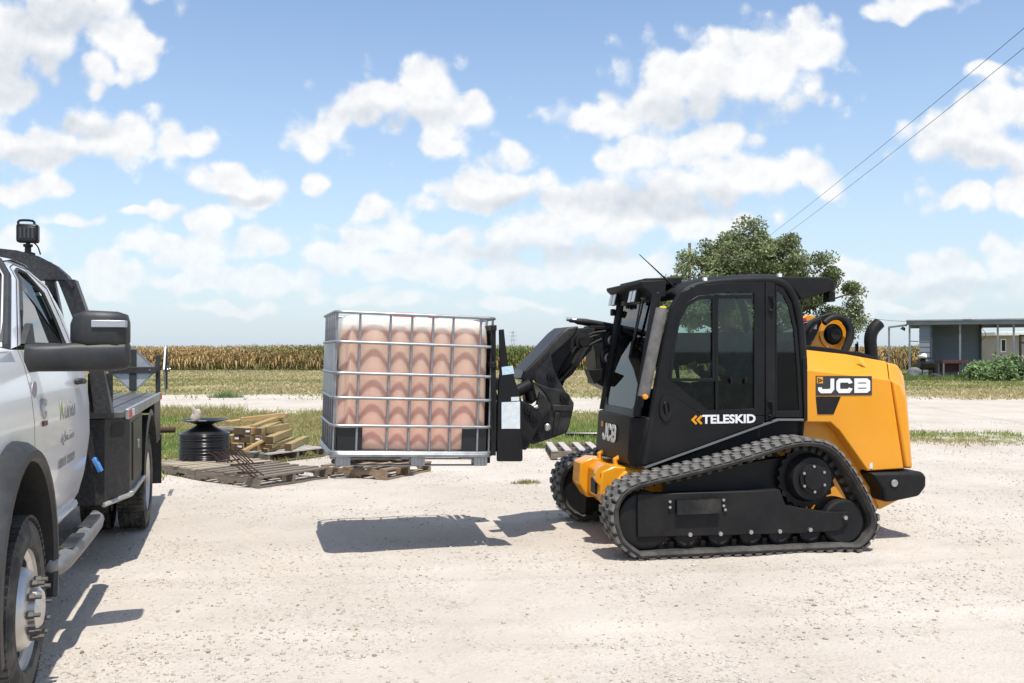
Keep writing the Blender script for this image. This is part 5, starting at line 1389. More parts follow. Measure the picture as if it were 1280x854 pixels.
# ---- flatbed
bed = empty('flatbed', parent=truck)
MB().box((.225, 0, 1.105), (3.15, 2.36, .045)).build('deck', DECK, bed, bevel=.004)
rb = MB().box((0, 0, 0), (3.10, .02, .006)).mesh('deck_rib', DECK)
for k in range(15): put('deck_rib', rb, bed, (.22, -1.05 + k * .15, 1.131))
for sd in (1, -1):
    MB().box((.15, sd * 1.19, 1.10), (2.98, .03, .075)).build('side_rail', mat('rail_aluminium', (.35, .35, .35), .45, .6, var=.25, dust=.2), bed, bevel=.005)
    for x, m in ((1.56, 'r'), (1.40, 'w'), (-1.2, 'r')):
        MB().box((x, sd * 1.207, 1.10), (.15, .005, .05)).build('reflector', REDP if m == 'r' else WHITE, bed)
    # tool box: angled front corner, side with a door, sill
    def S(v): return sd * v
    t_ = MB().add([(1.78, S(1.06), .48), (1.53, S(1.195), .515), (1.53, S(1.195), 1.075), (1.78, S(1.06), 1.075)], [(0, 1, 2, 3)]); t_.build('box_corner', TBLK, bed)
    MB().box((1.05, sd * 1.165, .795), (.96, .05, .56)).build('tool_box', TBLK, bed, bevel=.006)
    d_ = MB().box((1.02, sd * 1.193, .80), (.62, .016, .44)).build('tool_box_door', TBLK, bed, bevel=.005)
    MB().box((1.02, sd * 1.205, .83), (.10, .014, .07)).build('latch', GALV, d_, bevel=.006)
    so = MB(); so.add([(1.665, S(1.135), .83)], [])
    vv = []
    for k in range(16):
        a = 2 * math.pi * k / 16; e = .6
        u = .07 * math.copysign(abs(math.cos(a)) ** e, math.cos(a)); w_ = .055 * math.copysign(abs(math.sin(a)) ** e, math.sin(a))
        vv.append((1.655 + u, S(1.1275 - u * .54 + .003), .99 + w_))
    MB().add(vv, [tuple(range(16))]).build('hand_port', DARKIN, bed)
    MB().tube([(1.80, S(1.05), .475), (1.53, S(1.205), .505), (.58, S(1.205), .505)], .018, 6).build('box_sill', mat('worn_edge', (.42, .41, .39), .5, .5, var=.3, scale=9, dust=.2), bed, smooth=40)
    MB().box((1.06, S(1.20), .515), (.95, .05, .02)).build('sill_ledge', GALV, bed, bevel=.003)
    # rear arch and skirt
    ar = []
    for k in range(17):
        a = R(0 + 180 * k / 16); ar.append([(.60 * math.cos(a), S(1.21), .44 + .60 * math.sin(a)), (.55 * math.cos(a), S(1.22), .44 + .55 * math.sin(a)), (.55 * math.cos(a), S(.62), .44 + .55 * math.sin(a))])
    MB().sections(ar, closed=False).build('rear_arch', TBLK, bed, smooth=40)
    MB().box((-.98, sd * 1.17, .86), (.68, .04, .42)).build('rear_skirt', TBLK, bed, bevel=.006)
    MB().box((-1.32, sd * .95, .45), (.02, .50, .50)).build('mud_flap', TPL, bed)
MB().box((1.785, 0, .775), (.03, 2.12, .60)).build('box_front', TBLK, bed)
MB().box((-1.36, 0, 1.02), (.04, 2.36, .20)).build('tail_bar', TBLK, bed, bevel=.006)
MB().tube([(1.82, 1.00, .80), (1.86, 1.02, .77), (1.85, 1.04, .72)], .022, 6).build('blue_strap', mat('blue_webbing', (.06, .20, .50), .7), bed, smooth=50)
# headache rack
rack = empty('headache_rack', parent=truck)
arc = [(0, 2.245), (.35, 2.243), (.55, 2.225), (.68, 2.19), (.78, 2.135), (.85, 2.07), (.895, 1.995)]
full = [(-y, z) for y, z in arc[:0:-1]] + arc
MB().sections([[(1.86, y, z), (2.02, y, z), (2.02, y * .99, min(z - .02, 2.035)), (1.86, y * .99, min(z - .02, 2.035))] for y, z in full]).build('rack_top', TBLK, rack, smooth=30)
for sd in (1, -1):
    MB().sections([[(1.86, sd * a, z), (2.00, sd * a, z), (2.00, sd * b, z), (1.86, sd * b, z)] for a, b, z in ((1.02, 1.13, 1.13), (.97, 1.06, 1.55), (.79, .90, 2.04))]).build('rack_post', TBLK, rack)
    MB().sections([[(1.88, sd * a, z), (1.96, sd * a, z), (1.96, sd * b, z), (1.88, sd * b, z)] for a, b, z in ((.88, .94, 1.13), (.68, .74, 2.16))]).build('rack_upright', TBLK, rack)
    MB().prism([(1.86, 1.13), (1.55, 1.13), (1.58, 1.18), (1.80, 1.36), (1.86, 1.36)], sd * 1.07, sd * 1.085).build('rack_gusset', TBLK, rack)
    MB().sections([[(1.84, sd * a, z), (1.86, sd * a, z), (1.86, sd * b, z), (1.84, sd * b, z)] for a, b, z in ((.96, 1.12, 1.13), (.96, 1.12, 1.40))]).build('rack_foot', TBLK, rack)
for z in (1.35, 1.75, 1.98): MB().box((1.90, 0, z), (.04, 1.72 - (z - 1.35) * .5, .05)).build('rack_rail', TBLK, rack, bevel=.004)
for y in (-.5, -.25, 0, .25, .5): MB().box((1.90, y, 1.68), (.03, .03, 1.05)).build('rack_bar', TBLK, rack)
# work light on the rack
wx, wy, wz = 1.96, .605, 2.345
wl = MB().box((wx, wy, wz), (.075, .135, .125)).build('work_light', BLACK, rack, bevel=.016, seg=3)
MB().box((wx + .040, wy, wz - .004), (.010, .11, .092)).build('light_face', LENS if False else BLKPLA, wl, bevel=.004)
for k in range(4): MB().box((wx + .047, wy - .036 + k * .024, wz), (.004, .012, .07)).build('led', mat('led_lens', (.05, .05, .05), .2), wl)
MB().tube(smooth_path([(wx, wy - .058, wz + .055), (wx, wy - .052, wz + .086), (wx, wy + .03, wz + .086), (wx, wy + .038, wz + .055)], 3), .008, 6).build('light_handle', BLACK, wl, smooth=50)
MB().tube([(wx, wy, wz - .055), (wx, wy, wz - .10)], .014, 8).build('light_stem', BLACK, wl, smooth=50)
MB().lathe([(.001, .0), (.045, 0), (.045, .012), (.02, .02), (.02, .05), (.03, .055), (.03, .07), (.001, .07)], 14, 'z', (wx, wy, wz - .142)).build('light_base', BLACK, wl, smooth=40)
MB().tube(smooth_path([(wx - .02, wy + .02, wz - .05), (wx - .04, wy + .05, wz - .08), (wx - .03, wy + .07, wz - .135)], 4), .005, 5).build('light_cable', BLACK, wl, smooth=50)
# diamond boards at the tail
def diamond(loc, rz, name='diamond_sign'):
    sg = empty(name, loc, rz, parent=bed)
    r_ = .235
    MB().prism([(r_, 0), (0, r_), (-r_, 0), (0, -r_)], -.004, .004).build('panel', GALVD, sg)
    MB().ring([(r_ + .004, 0), (0, r_ + .004), (-r_ - .004, 0), (0, -r_ - .004)], [(r_ - .02, 0), (0, r_ - .02), (-r_ + .02, 0), (0, -r_ + .02)], -.008, .008).build('rim', GALV, sg)
    MB().box((0, .012, 0), (.07, .016, .42)).build('brace', TPL, sg, bevel=.003); MB().box((0, .022, .0), (.46, .016, .065)).build('brace', TPL, sg, bevel=.003)
    for k in (-.16, .16): MB().cyl((k, .032, 0), .008, .01, 'y', 6).build('bolt', STEEL, sg)
diamond((-1.30, .93, 1.365), R(-90)); diamond((-1.30, -.93, 1.365), R(-90)); diamond((-1.52, 1.225, 1.37), R(0))
MB().box((-1.34, 1.165, 1.31), (.05, .045, .42)).build('tail_post', TPL, bed, bevel=.005)
MB().box((-1.34, -1.165, 1.31), (.05, .045, .42)).build('tail_post', TPL, bed, bevel=.005)
MB().box((-1.31, 1.05, 1.37), (.04, .25, .05)).build('sign_arm', TPL, bed)
# ------------------------------------------------------------------ pallets
def woodmat(name, col, var=.3): return mat(name, col, .85, var=var, scale=5, streak=(1.2, 14, 14), bump=.4, bscale=40, dust=.12)
WOODG = woodmat('weathered_wood', (.165, .135, .105), .4); WOODP = woodmat('pale_grey_wood', (.40, .375, .34), .2); WOODB = woodmat('brown_wood', (.25, .175, .115))
PINE = woodmat('treated_pine', (.32, .235, .10), .25); PINEO = woodmat('fresh_pine', (.40, .26, .11), .2); ENDG = woodmat('dark_end_grain', (.075, .043, .018))
RUSTY = mat('rusty_steel', (.055, .026, .02), .8, .2, var=.4, scale=25)
BM = MB().box((0, 0, 0), (1, 1, 1)).mesh('unit_board', WOODG)
def board_mesh(name, d, m):
    mb = MB().box((0, 0, 0), d); return mb.mesh(name, m)
def pallet(loc, yaw, L, Wd, nb, m, label, mats2=None, warp=.01, z=.0):
    """stringers along x, deck boards across"""
    p = empty('pallet', (loc[0], loc[1], z), yaw); tag(p, label, 'pallet', 'wooden pallets on the gravel')
    st = MB()
    prof = [(-L / 2, .022), (-L * .32, .022), (-L * .30, .055), (-L * .14, .055), (-L * .12, .022), (L * .12, .022), (L * .14, .055), (L * .30, .055), (L * .32, .022), (L / 2, .022), (L / 2, .112), (-L / 2, .112)]
    sm = MB().prism(prof, -.02, .02).mesh('stringer', m)
    for y in (-Wd / 2 + .02, 0, Wd / 2 - .02): put('stringer', sm, p, (0, y, 0))
    bw = .095; bm = board_mesh('deck_board', (bw, Wd, .020), mats2 or m); bl = board_mesh('bottom_board', (bw, Wd, .018), m)
    for k in range(nb):
        x = -L / 2 + bw / 2 + (L - bw) * k / (nb - 1)
        put('deck_board', bm, p, (x + random.uniform(-.01, .01), random.uniform(-.012, .012), .123 + random.uniform(0, .004)), (random.uniform(-1, 1) * warp, 0, random.uniform(-1, 1) * warp))
    for k in (-1, 0, 1): put('bottom_board', bl, p, (k * (L - bw) / 2, 0, .0125))
    return p
def at_z(px, py, z):
    t = (CAM_H - z) / ((py - HOR) / F); return ((px - 640) / F * t, t)
def pal_from(near, left, right):
    n, l, r = ground(*near), ground(*left), ground(*right)
    return n, l, r
UR = Vector((.53, .85)).normalized(); UL = Vector((-.85, .53)).normalized()
def pal_at(near_px, yaw_deg, L, Wd):
    """near corner on the ground; stringers run to the left-back, boards to the right-back"""
    n = Vector(ground(*near_px)); a = R(yaw_deg); ux = Vector((math.cos(a), math.sin(a))); uy = Vector((math.sin(a), -math.cos(a)))
    c = n + ux * L / 2 + uy * Wd / 2
    return (c.x, c.y), a + 0
pc, pa = pal_at((322, 611), 143, 1.18, 1.05)
pallet(pc, pa, 1.18, 1.05, 7, WOODG, 'weathered grey pallet carrying rusty stakes, nearest the yard')
P2n = ground(335, 579); c2, a2 = pal_at((335, 579), 145, 1.15, 1.10)
pallet(c2, a2, 1.15, 1.10, 8, WOODG, 'grey pallet under the pile of yellow timbers', WOODP)
c3, a3 = pal_at((243, 600), 138, 1.2, 1.1)
pallet(c3, a3, 1.2, 1.1, 9, WOODG, 'pallet under the black pipe coil beside the weeds', woodmat('tan_wood', (.36, .30, .22)))
c4, a4 = pal_at((482, 601), 152, 1.0, 1.0)
pallet(c4, a4, 1.0, 1.0, 6, WOODB, 'brown pallet with black hoses behind the lifted tank')
g5 = ground(687, 574)
pallet((g5[0] + .56, g5[1] + .60), R(2), 1.12, 1.18, 6, WOODG, 'pale bleached pallet behind the loader nose', WOODP)

# ------------------------------------------------------------------ timbers
def timber(x, y, z, yaw, L, w, h, m, label, pitch=0.0, roll=0.0, endm=None):
    mb = MB().box((0, 0, 0), (L, w, h))
    me = mb.mesh('timber', [m, endm or ENDG])
    for p in me.polygons:
        if abs(p.normal.x) > .9: p.material_index = 1
    o = put('timber', me, None, (x, y, z), (roll, pitch, yaw)); 
    b = o.modifiers.new('bevel', 'BEVEL'); b.width = .004; b.segments = 1
    tag(o, label, 'timber', 'timbers piled on the pallet'); return o
ua = R(76); U = Vector((math.cos(ua), math.sin(ua))); Vv = Vector((-math.sin(ua), math.cos(ua)))
b0 = Vector(at_z(322, 564, .135)) + U * .02
lay = {0: 'bottom', 1: 'middle', 2: 'top'}
tagm = MB().box((0, 0, 0), (.004, .065, .028)).mesh('end_tag', WHITE)
for r_, (n_, z_) in enumerate(((5, .19), (5, .30), (4, .41))):
    for k in range(n_):
        c = b0 + Vv * (.03 + k * .112 + random.uniform(-.006, .006)) + U * (.46 + random.uniform(-.07, .03))
        t_ = timber(c.x, c.y, z_, ua + random.uniform(-.05, .05), .92, .105, .105, PINE if (k + r_) % 3 else PINEO, 'square yellow timber laid in the %s layer of the pile, %s from its right end' % (lay[r_], ['first', 'second', 'third', 'fourth', 'fifth', 'sixth'][k]), roll=random.uniform(-.05, .05))
        if (r_, k) in ((1, 3), (2, 1), (1, 0), (0, 2)): put('end_tag', tagm, t_, (-.463, 0, .005))
def tpx(p0, z0, p1, z1, w, h, m, label, endm=None, roll=0.0):
    a = Vector(at_z(*p0, z0)); b = Vector(at_z(*p1, z1)); d = b - a; L = math.hypot(d.length, z1 - z0)
    timber((a.x + b.x) / 2, (a.y + b.y) / 2, (z0 + z1) / 2, math.atan2(d.y, d.x), L, w, h, m, label, pitch=-math.atan2(z1 - z0, d.length), roll=roll, endm=endm)
tpx((284, 528), .50, (350, 519), .56, .14, .04, PINEO, 'orange plank lying flat across the top of the timber pile', PINEO)
tpx((301, 525), .535, (356, 519), .59, .09, .07, PINEO, 'orange squared beam topmost on the timber pile', PINEO)
tpx((316, 534), .465, (357, 519), .575, .09, .06, PINE, 'yellow timber slanting up over the right of the pile', PINEO)
tpx((329, 538), .42, (350, 529), .46, .11, .10, PINE, 'stub of yellow timber lying under the slanting one')
tpx((337, 550), .31, (361, 540), .32, .11, .10, PINE, 'yellow timber with a white end tag right of the pile')
tpx((336, 558), .22, (364, 549), .22, .11, .06, PINE, 'thin yellow plank low at the right of the pile')
tpx((331, 563), .165, (357, 557), .165, .10, .05, PINE, 'flat yellow plank on the pallet boards before the pile')
tpx((360, 559), .19, (382, 549), .19, .10, .10, PINE, 'lone square timber at the right edge of the pallet')
tpx((304, 564), .17, (328, 551), .30, .09, .035, PINEO, 'short orange board leaning on the front of the pile', PINEO)

# ------------------------------------------------------------------ coil of black pipe with its cover disc
q = at_z(246, 577, .135)
coil = empty('pipe_coil', (q[0], q[1] + .30, .135)); tag(coil, 'shiny coil of black poly pipe with a dished cover disc', 'coil')
PIPE = mat('poly_pipe', (.010, .010, .011), .22, var=.2, scale=9)
cr_ = .33
for k in range(16):
    rr = cr_ - .012 * random.random() - .012
    MB().lathe([(rr + .0125 * math.cos(t), .0125 + .0215 * k + .0125 * math.sin(t)) for t in [2 * math.pi * i / 8 for i in range(8)]], 48, 'z', closed=True).build('pipe_turn', PIPE, coil, smooth=60)
MB().lathe([(.30, .0), (.30, .34), (.29, .352), (.14, .425), (.10, .45), (.09, .46)], 40, 'z').build('coil_core', BLKPLA, coil, smooth=35)
MB().lathe([(.06, .44), (.10, .455), (.20, .49), (.300, .515), (.304, .522), (.20, .503), (.10, .47), (.001, .465)], 40, 'z').build('cover_disc', BLKPLA, coil, smooth=35)
for a in (-.09, .06): MB().box((a, -.245, .521), (.10, .05, .004), rot=(-.10, 0, 0)).build('disc_label', WHITE, coil)
def lump(name, loc, s, m, label, cat, sub=3, rough=.25, seed=1):
    bm = bmesh.new(); bmesh.ops.create_icosphere(bm, subdivisions=sub, radius=1)
    r = random.Random(seed); ph = [(r.uniform(1, 4), r.uniform(1, 4), r.uniform(1, 4), r.uniform(0, 6)) for _ in range(6)]
    for v in bm.verts:
        d = sum(math.sin(v.co.x * a + v.co.y * b + v.co.z * c + e) for a, b, c, e in ph) / 6
        v.co = v.co * (1 + rough * d); v.co.x *= s[0]; v.co.y *= s[1]; v.co.z *= s[2]
        if v.co.z < -s[2] * .55: v.co.z = -s[2] * .55
    me = bpy.data.meshes.new(name); bm.to_mesh(me); bm.free(); me.materials.append(m); me.polygons.foreach_set('use_smooth', [True] * len(me.polygons))
    o = put(name, me, None, loc); tag(o, label, cat); return o
lump('cloth_sack', (q[0] - .13, q[1] + .34, .135 + .555), (.07, .06, .12), mat('pale_sack', (.42, .36, .30), .9, var=.3, scale=12, bump=.5), 'crumpled pale sack standing on the cover disc of the coil', 'sack', rough=.6, seed=5)
o = MB().tube([(0, 0, 0), (.02, 0, .16)], .02, 8).build('bottle_neck_tool', RUSTY, None, smooth=50, loc=(q[0] - .19, q[1] + .40, .64)); o.name = 'rusty_bar'; tag(o, 'short dark bar sticking up behind the pale sack', 'bar')
o = MB().tube([(0, 0, 0), (1.2, .1, .02)], .05, 10).build('rusty_pipe', RUSTY, None, smooth=50, loc=(at_z(172, 534, .12)[0], 16.2, .16)); tag(o, 'rusty brown pipe lying in the grass left of the coil', 'pipe')
o = MB().tube(smooth_path([(0, 0, 0), (.5, .05, .02), (1.1, -.02, .0)], 4), .07, 10).build('weathered_log', WOODG, None, smooth=50, loc=(at_z(262, 536, .1)[0], 17.0, .10)); tag(o, 'weathered log in the grass between coil and timbers', 'log')
o = MB().tube([(0, 0, 0), (.9, -.05, 0), (1.9, .06, 0)], .045, 10).build('black_pipe', PIPE, None, smooth=50, loc=(ground(706, 547)[0], ground(706, 547)[1], .06)); tag(o, 'black pipe lying in the grass behind the loader', 'pipe')

# ------------------------------------------------------------------ rusty stakes on the nearest pallet
stm = MB(); stm.tube([(-.13, 0, .115), (0, 0, .0), (.13, 0, -.115)], .011, 6); stm.box((-.13, 0, .118), (.035, .018, .02)); stm = stm.mesh('rusty_stake', RUSTY, 40)
ORD = ['first', 'second', 'third', 'fourth', 'fifth']
def stakes(px, py, n, yaw, which, z=.20, dx=.045, sc=1.0):
    c = Vector(at_z(px, py, z)); d = Vector((math.cos(yaw), math.sin(yaw)))
    for k in range(n):
        p = c + d * (k - n / 2) * dx
        o = put('rusty_stake', stm, None, (p.x, p.y, z + random.uniform(-.01, .01)), (random.uniform(-.15, .15), random.uniform(-.12, .12), yaw + random.uniform(-.1, .1))); o.scale = (sc, sc, sc)
        tag(o, 'rusty stake, %s from left in the bundle %s' % (ORD[k], which), 'stake', 'rusty stakes on the nearest pallet')
stakes(279, 572, 5, R(10), 'at the left of the nearest pallet', .20, .04, .62)
stakes(301, 570, 5, R(10), 'behind the middle of the nearest pallet', .235, .042, .8)
stakes(314, 588, 4, R(10), 'at the front of the nearest pallet', .205, .042, .7)
for k, (a, b, c_, d_) in enumerate(((288, 581, 330, 578), (296, 591, 322, 590), (270, 577, 300, 574))):
    p0 = at_z(a, b, .165 + .012 * k); p1 = at_z(c_, d_, .165 + .012 * k)
    o = MB().tube([(0, 0, 0), (p1[0] - p0[0], p1[1] - p0[1], 0)], .012, 6).build('rusty_rod', RUSTY, None, smooth=50, loc=(p0[0], p0[1], .16 + .012 * k)); tag(o, 'thin rusty rod lying flat across the nearest pallet, %s' % ['under the middle bundle', 'by the front bundle', 'by the left bundle'][k], 'rod', 'loose rusty rods')

# ------------------------------------------------------------------ black hoses on the brown pallet
for k, (px, py, r_, n_) in enumerate(((430, 586, .17, 4), (462, 586, .19, 5), (498, 584, .15, 3))):
    c = at_z(px, py, .14); h = empty('hose_bundle', (c[0], c[1] + .2, .14)); tag(h, 'tangled bundle of black hose on the brown pallet, %s' % ['at the left', 'in the middle', 'at the right'][k], 'hose', 'black hose bundles')
    for j in range(n_):
        pts = []; ph = random.random() * 6; tx, ty = random.uniform(-.5, .5), random.uniform(-.3, .3)
        for i in range(20):
            a = 2 * math.pi * i / 20; rr = r_ * (1 + .15 * math.sin(3 * a + ph)); x, y = rr * math.cos(a), rr * math.sin(a) * .8
            pts.append((x, y, .03 + .025 * j + x * tx * .5 + y * ty * .5 + .05))
        MB().tube(pts, .020, 8, closed=True).build('hose_loop', HOSE, h, smooth=60)

# ------------------------------------------------------------------ far right: open shed, house, junk
def fx(px, Y): return (px - 640) / F * Y
def fz(py, Y): return CAM_H + (HOR - py) / F * Y
SID = mat('blue_grey_siding', (.20, .235, .265), .55, .1, var=.12, scale=1.2, bump=.3, bscale=6, streak=(.3, .3, 7))
SHM = mat('shed_steel', (.23, .25, .27), .5, .4, var=.15, scale=1.5)
ROOFM = mat('shed_roof', (.30, .31, .32), .5, .4, var=.2, scale=1.0, streak=(3, .2, 1))
YS = 56.0
SF = Frame(fx(1180, YS), YS, R(-24)); shed = empty('open_shed', (SF.ox, SF.oy, 0), R(-24))
tag(shed, 'blue grey steel shed with open bays and flat roof beyond the loader', 'shed')
def sp(px, y=0.0): return SF.at(px, 440, y)[0]
zl = zr = 3.50
def sz(px, py, y=0.0): return SF.at(px, py, y)[1]
roof = MB().add([(sp(1133), -.4, zl), (sp(1320), -.4, zr), (sp(1320), 9.5, zr), (sp(1133), 9.5, zl), (sp(1133), -.4, zl - .08), (sp(1320), -.4, zr - .08), (sp(1320), 9.5, zr - .08), (sp(1133), 9.5, zl - .08)], [(0, 1, 2, 3), (7, 6, 5, 4), (0, 4, 5, 1), (1, 5, 6, 2), (2, 6, 7, 3), (3, 7, 4, 0)]).build('roof', ROOFM, shed)
MB().prism([(sp(1133), zl - .09), (sp(1320), zr - .09), (sp(1320), zr - .31), (sp(1133), zl - .31)], -.30, -.20).build('fascia_beam', SHM, shed)
MB().prism([(sp(1133), zl - .09), (sp(1320), zr - .09), (sp(1320), zr - .31), (sp(1133), zl - .31)], 8.9, 9.0).build('fascia_beam', SHM, shed)
for px in (1137, 1200, 1247, 1267, 1300):
    zt = zl + (0) - .1
    MB().box((sp(px), -.12, zt / 2), (.11, .11, zt)).build('post', SHM, shed)
for px in (1247, 1300): MB().box((sp(px, 8.8), 8.8, 1.7), (.11, .11, 3.4)).build('post', SHM, shed)
def siding(name, x0, y0, x1, y1, zt0, zt1, n=11):
    """lapped wall boards, each a piece of its own"""
    d = Vector((x1 - x0, y1 - y0)); L = d.length; a = math.atan2(d.y, d.x)
    w = empty(name, (x0, y0, 0), a, parent=shed); zt = max(zt0, zt1); hb = zt / n
    for k in range(n):
        za = hb * k; top = [za + hb * 1.02] * 2
        ta = min(za + hb, zt0); tb = min(za + hb, zt1)
        if ta <= za and tb <= za: continue
        MB().add([(0, -.03, za), (L, -.03, za), (L, -.005, max(tb, za)), (0, -.005, max(ta, za)), (0, .03, za), (L, .03, za), (L, .03, max(tb, za)), (0, .03, max(ta, za))], [(0, 1, 2, 3), (7, 6, 5, 4), (0, 4, 5, 1), (3, 2, 6, 7), (1, 5, 6, 2), (0, 3, 7, 4)]).build('siding_board', SID, w)
siding('side_wall', sp(1149), 0.0, sp(1164), .0, zl - .09, zl - .09)
siding('back_wall', sp(1164), 3.2, sp(1226, 3.2), 3.2, zl - .09, zl - .09)
siding('return_wall', sp(1164), 0.06, sp(1164) + .02, 3.2, zl - .09, zl - .09)
siding('left_wall', sp(1149), 8.8, sp(1149) + .02, .05, zl - .09, zl - .09)
MB().box((sp(1164.5), -.04, (zl - .2) / 2), (.08, .1, zl - .2)).build('corner_trim', mat('dark_trim', (.06, .07, .08), .6), shed)
MB().box((sp(1225.5, 3.12), 3.12, (zl) / 2), (.14, .12, zl)).build('corner_trim', MATS['dark_trim'], shed)
MB().box((sp(1209), -.42, zl + .05), (.45, .08, .08)).build('tube_lamp', WHITE, shed)
# lean-to frame on the left
MB().box((sp(1111), .4, sz(1111, 408) / 2), (.11, .11, sz(1111, 408))).build('lean_to_post', SHM, shed)
MB().prism([(sp(1110), sz(1111, 408)), (sp(1134), sz(1134, 405)), (sp(1134), sz(1134, 405) - .12), (sp(1110), sz(1111, 408) - .12)], .3, .42).build('lean_to_beam', SHM, shed)
MB().tube([(sp(1130), .2, sz(1130, 409)), (sp(1128), .2, sz(1128, 412.5))], [.10, .16], 10).build('yard_lamp', BLKPLA, shed, smooth=40)
MB().tube([(sp(1138), .1, sz(1138, 426.5)), (sp(1148), .1, sz(1148, 427))], .03, 6).build('brace_pipe', SHM, shed, smooth=50)
MB().tube(smooth_path([(sp(1228), 3.0, sz(1228, 404)), (sp(1232), 3.0, sz(1232, 410)), (sp(1236), 3.0, sz(1236, 418)), (sp(1229), 3.0, sz(1148, 427))], 4), .015, 5).build('hanging_cable', HOSE, shed, smooth=50)
# house further back
YH = 73.0
hs = empty('small_house', (fx(1275, YH), YH, 0)); tag(hs, 'small beige house with low white roof behind the shed', 'house')
hx = lambda px: fx(px, YH) - hs.location.x
HW = mat('beige_wall', (.34, .31, .26), .8, var=.1, scale=.8)
MB().box(((hx(1249) + hx(1320)) / 2, 2.5, 1.5), (hx(1320) - hx(1249), 4, 3.0)).build('wall', HW, hs)
MB().box(((hx(1243) + hx(1324)) / 2, 2.5, fz(418, YH) + .05), (hx(1324) - hx(1243), 5.2, .32)).build('roof', mat('white_fascia', (.62, .62, .60), .6), hs, bevel=.05)
w_ = MB().box((hx(1258), .47, fz(432, YH)), (.42, .08, 1.05)).build('window', WHITE, hs); MB().box((hx(1258), .42, fz(432, YH)), (.28, .03, .88)).build('pane', BLACK, w_)
# junk by the shed
bar = empty('black_barrel', (fx(1206, 52), 52.0, .30), R(20)); bar.rotation_euler = (R(62), 0, R(20)); tag(bar, 'black barrel tipped over in the grass before the shed', 'barrel')
MB().lathe([(.001, -.45), (.27, -.45), (.29, -.43), (.29, -.16), (.305, -.15), (.29, -.14), (.29, .14), (.305, .15), (.29, .16), (.29, .43), (.27, .45), (.001, .44)], 24, 'z').build('drum', BLKPLA, bar, smooth=30); MB().lathe([(.285, .44), (.30, .44), (.30, .47), (.285, .47)], 24, 'z', closed=True).build('rim', GALV, bar, smooth=30)
tb = empty('red_bench', (fx(1196, 55), 55.0, 0)); tag(tb, 'dark red work bench under the shed roof', 'bench')
MB().box((0, .5, .98), (1.55, .75, .16)).build('top', mat('dull_red', (.10, .03, .028), .6, var=.3), tb); MB().box((0, .88, .60), (1.5, .05, .5)).build('back_board', MATS['dull_red'], tb)
for x in (-.7, .7):
    for y in (.18, .82): MB().box((x, y, .45), (.07, .07, .9)).build('leg', GALV, tb)
gr = empty('black_grill', (fx(1157, 54.5), 54.5, 0)); tag(gr, 'black barbecue grill with a white cloth before the shed wall', 'grill')
MB().lathe([(.001, -.42), (.30, -.42), (.36, -.3), (.36, .3), (.30, .42), (.001, .42)], 18, 'x', (0, 0, .85)).build('kettle', BLKPLA, gr, smooth=35)
for x in (-.3, .3): MB().box((x, 0, .35), (.06, .5, .7)).build('leg', BLKPLA, gr)
MB().box((.46, 0, .55), (.12, .5, 1.0)).build('side_shelf', BLKPLA, gr)
lump('white_cloth', (fx(1153, 54.3), 54.2, 1.28), (.22, .2, .16), WHITE, 'white cloth bundle lying on the black grill', 'cloth', rough=.6, seed=3)
lump('grey_tarp_pile', (fx(1143, 54.5), 54.5, .28), (.42, .4, .38), mat('grey_tarp', (.16, .17, .18), .8, var=.3), 'grey tarp heap on the grass left of the grill', 'tarp', rough=.5, seed=9)
lump('dark_stump', (fx(1170, 50), 50.0, .14), (.32, .3, .22), mat('dark_soil', (.05, .045, .035), .9, var=.3), 'low dark stump in the grass before the shed', 'stump', rough=.5, seed=4)
st = empty('black_rack', (fx(1279, 51), 51.0, 0)); tag(st, 'black square tube rack at the right end of the shed', 'rack')
for x in (-.16, .5): MB().box((x, 0, 1.25), (.09, .09, 2.5)).build('post', BLKPLA, st)
for z in (2.45, 2.05): MB().box((.17, 0, z), (.75, .08, .09)).build('rail', BLKPLA, st)

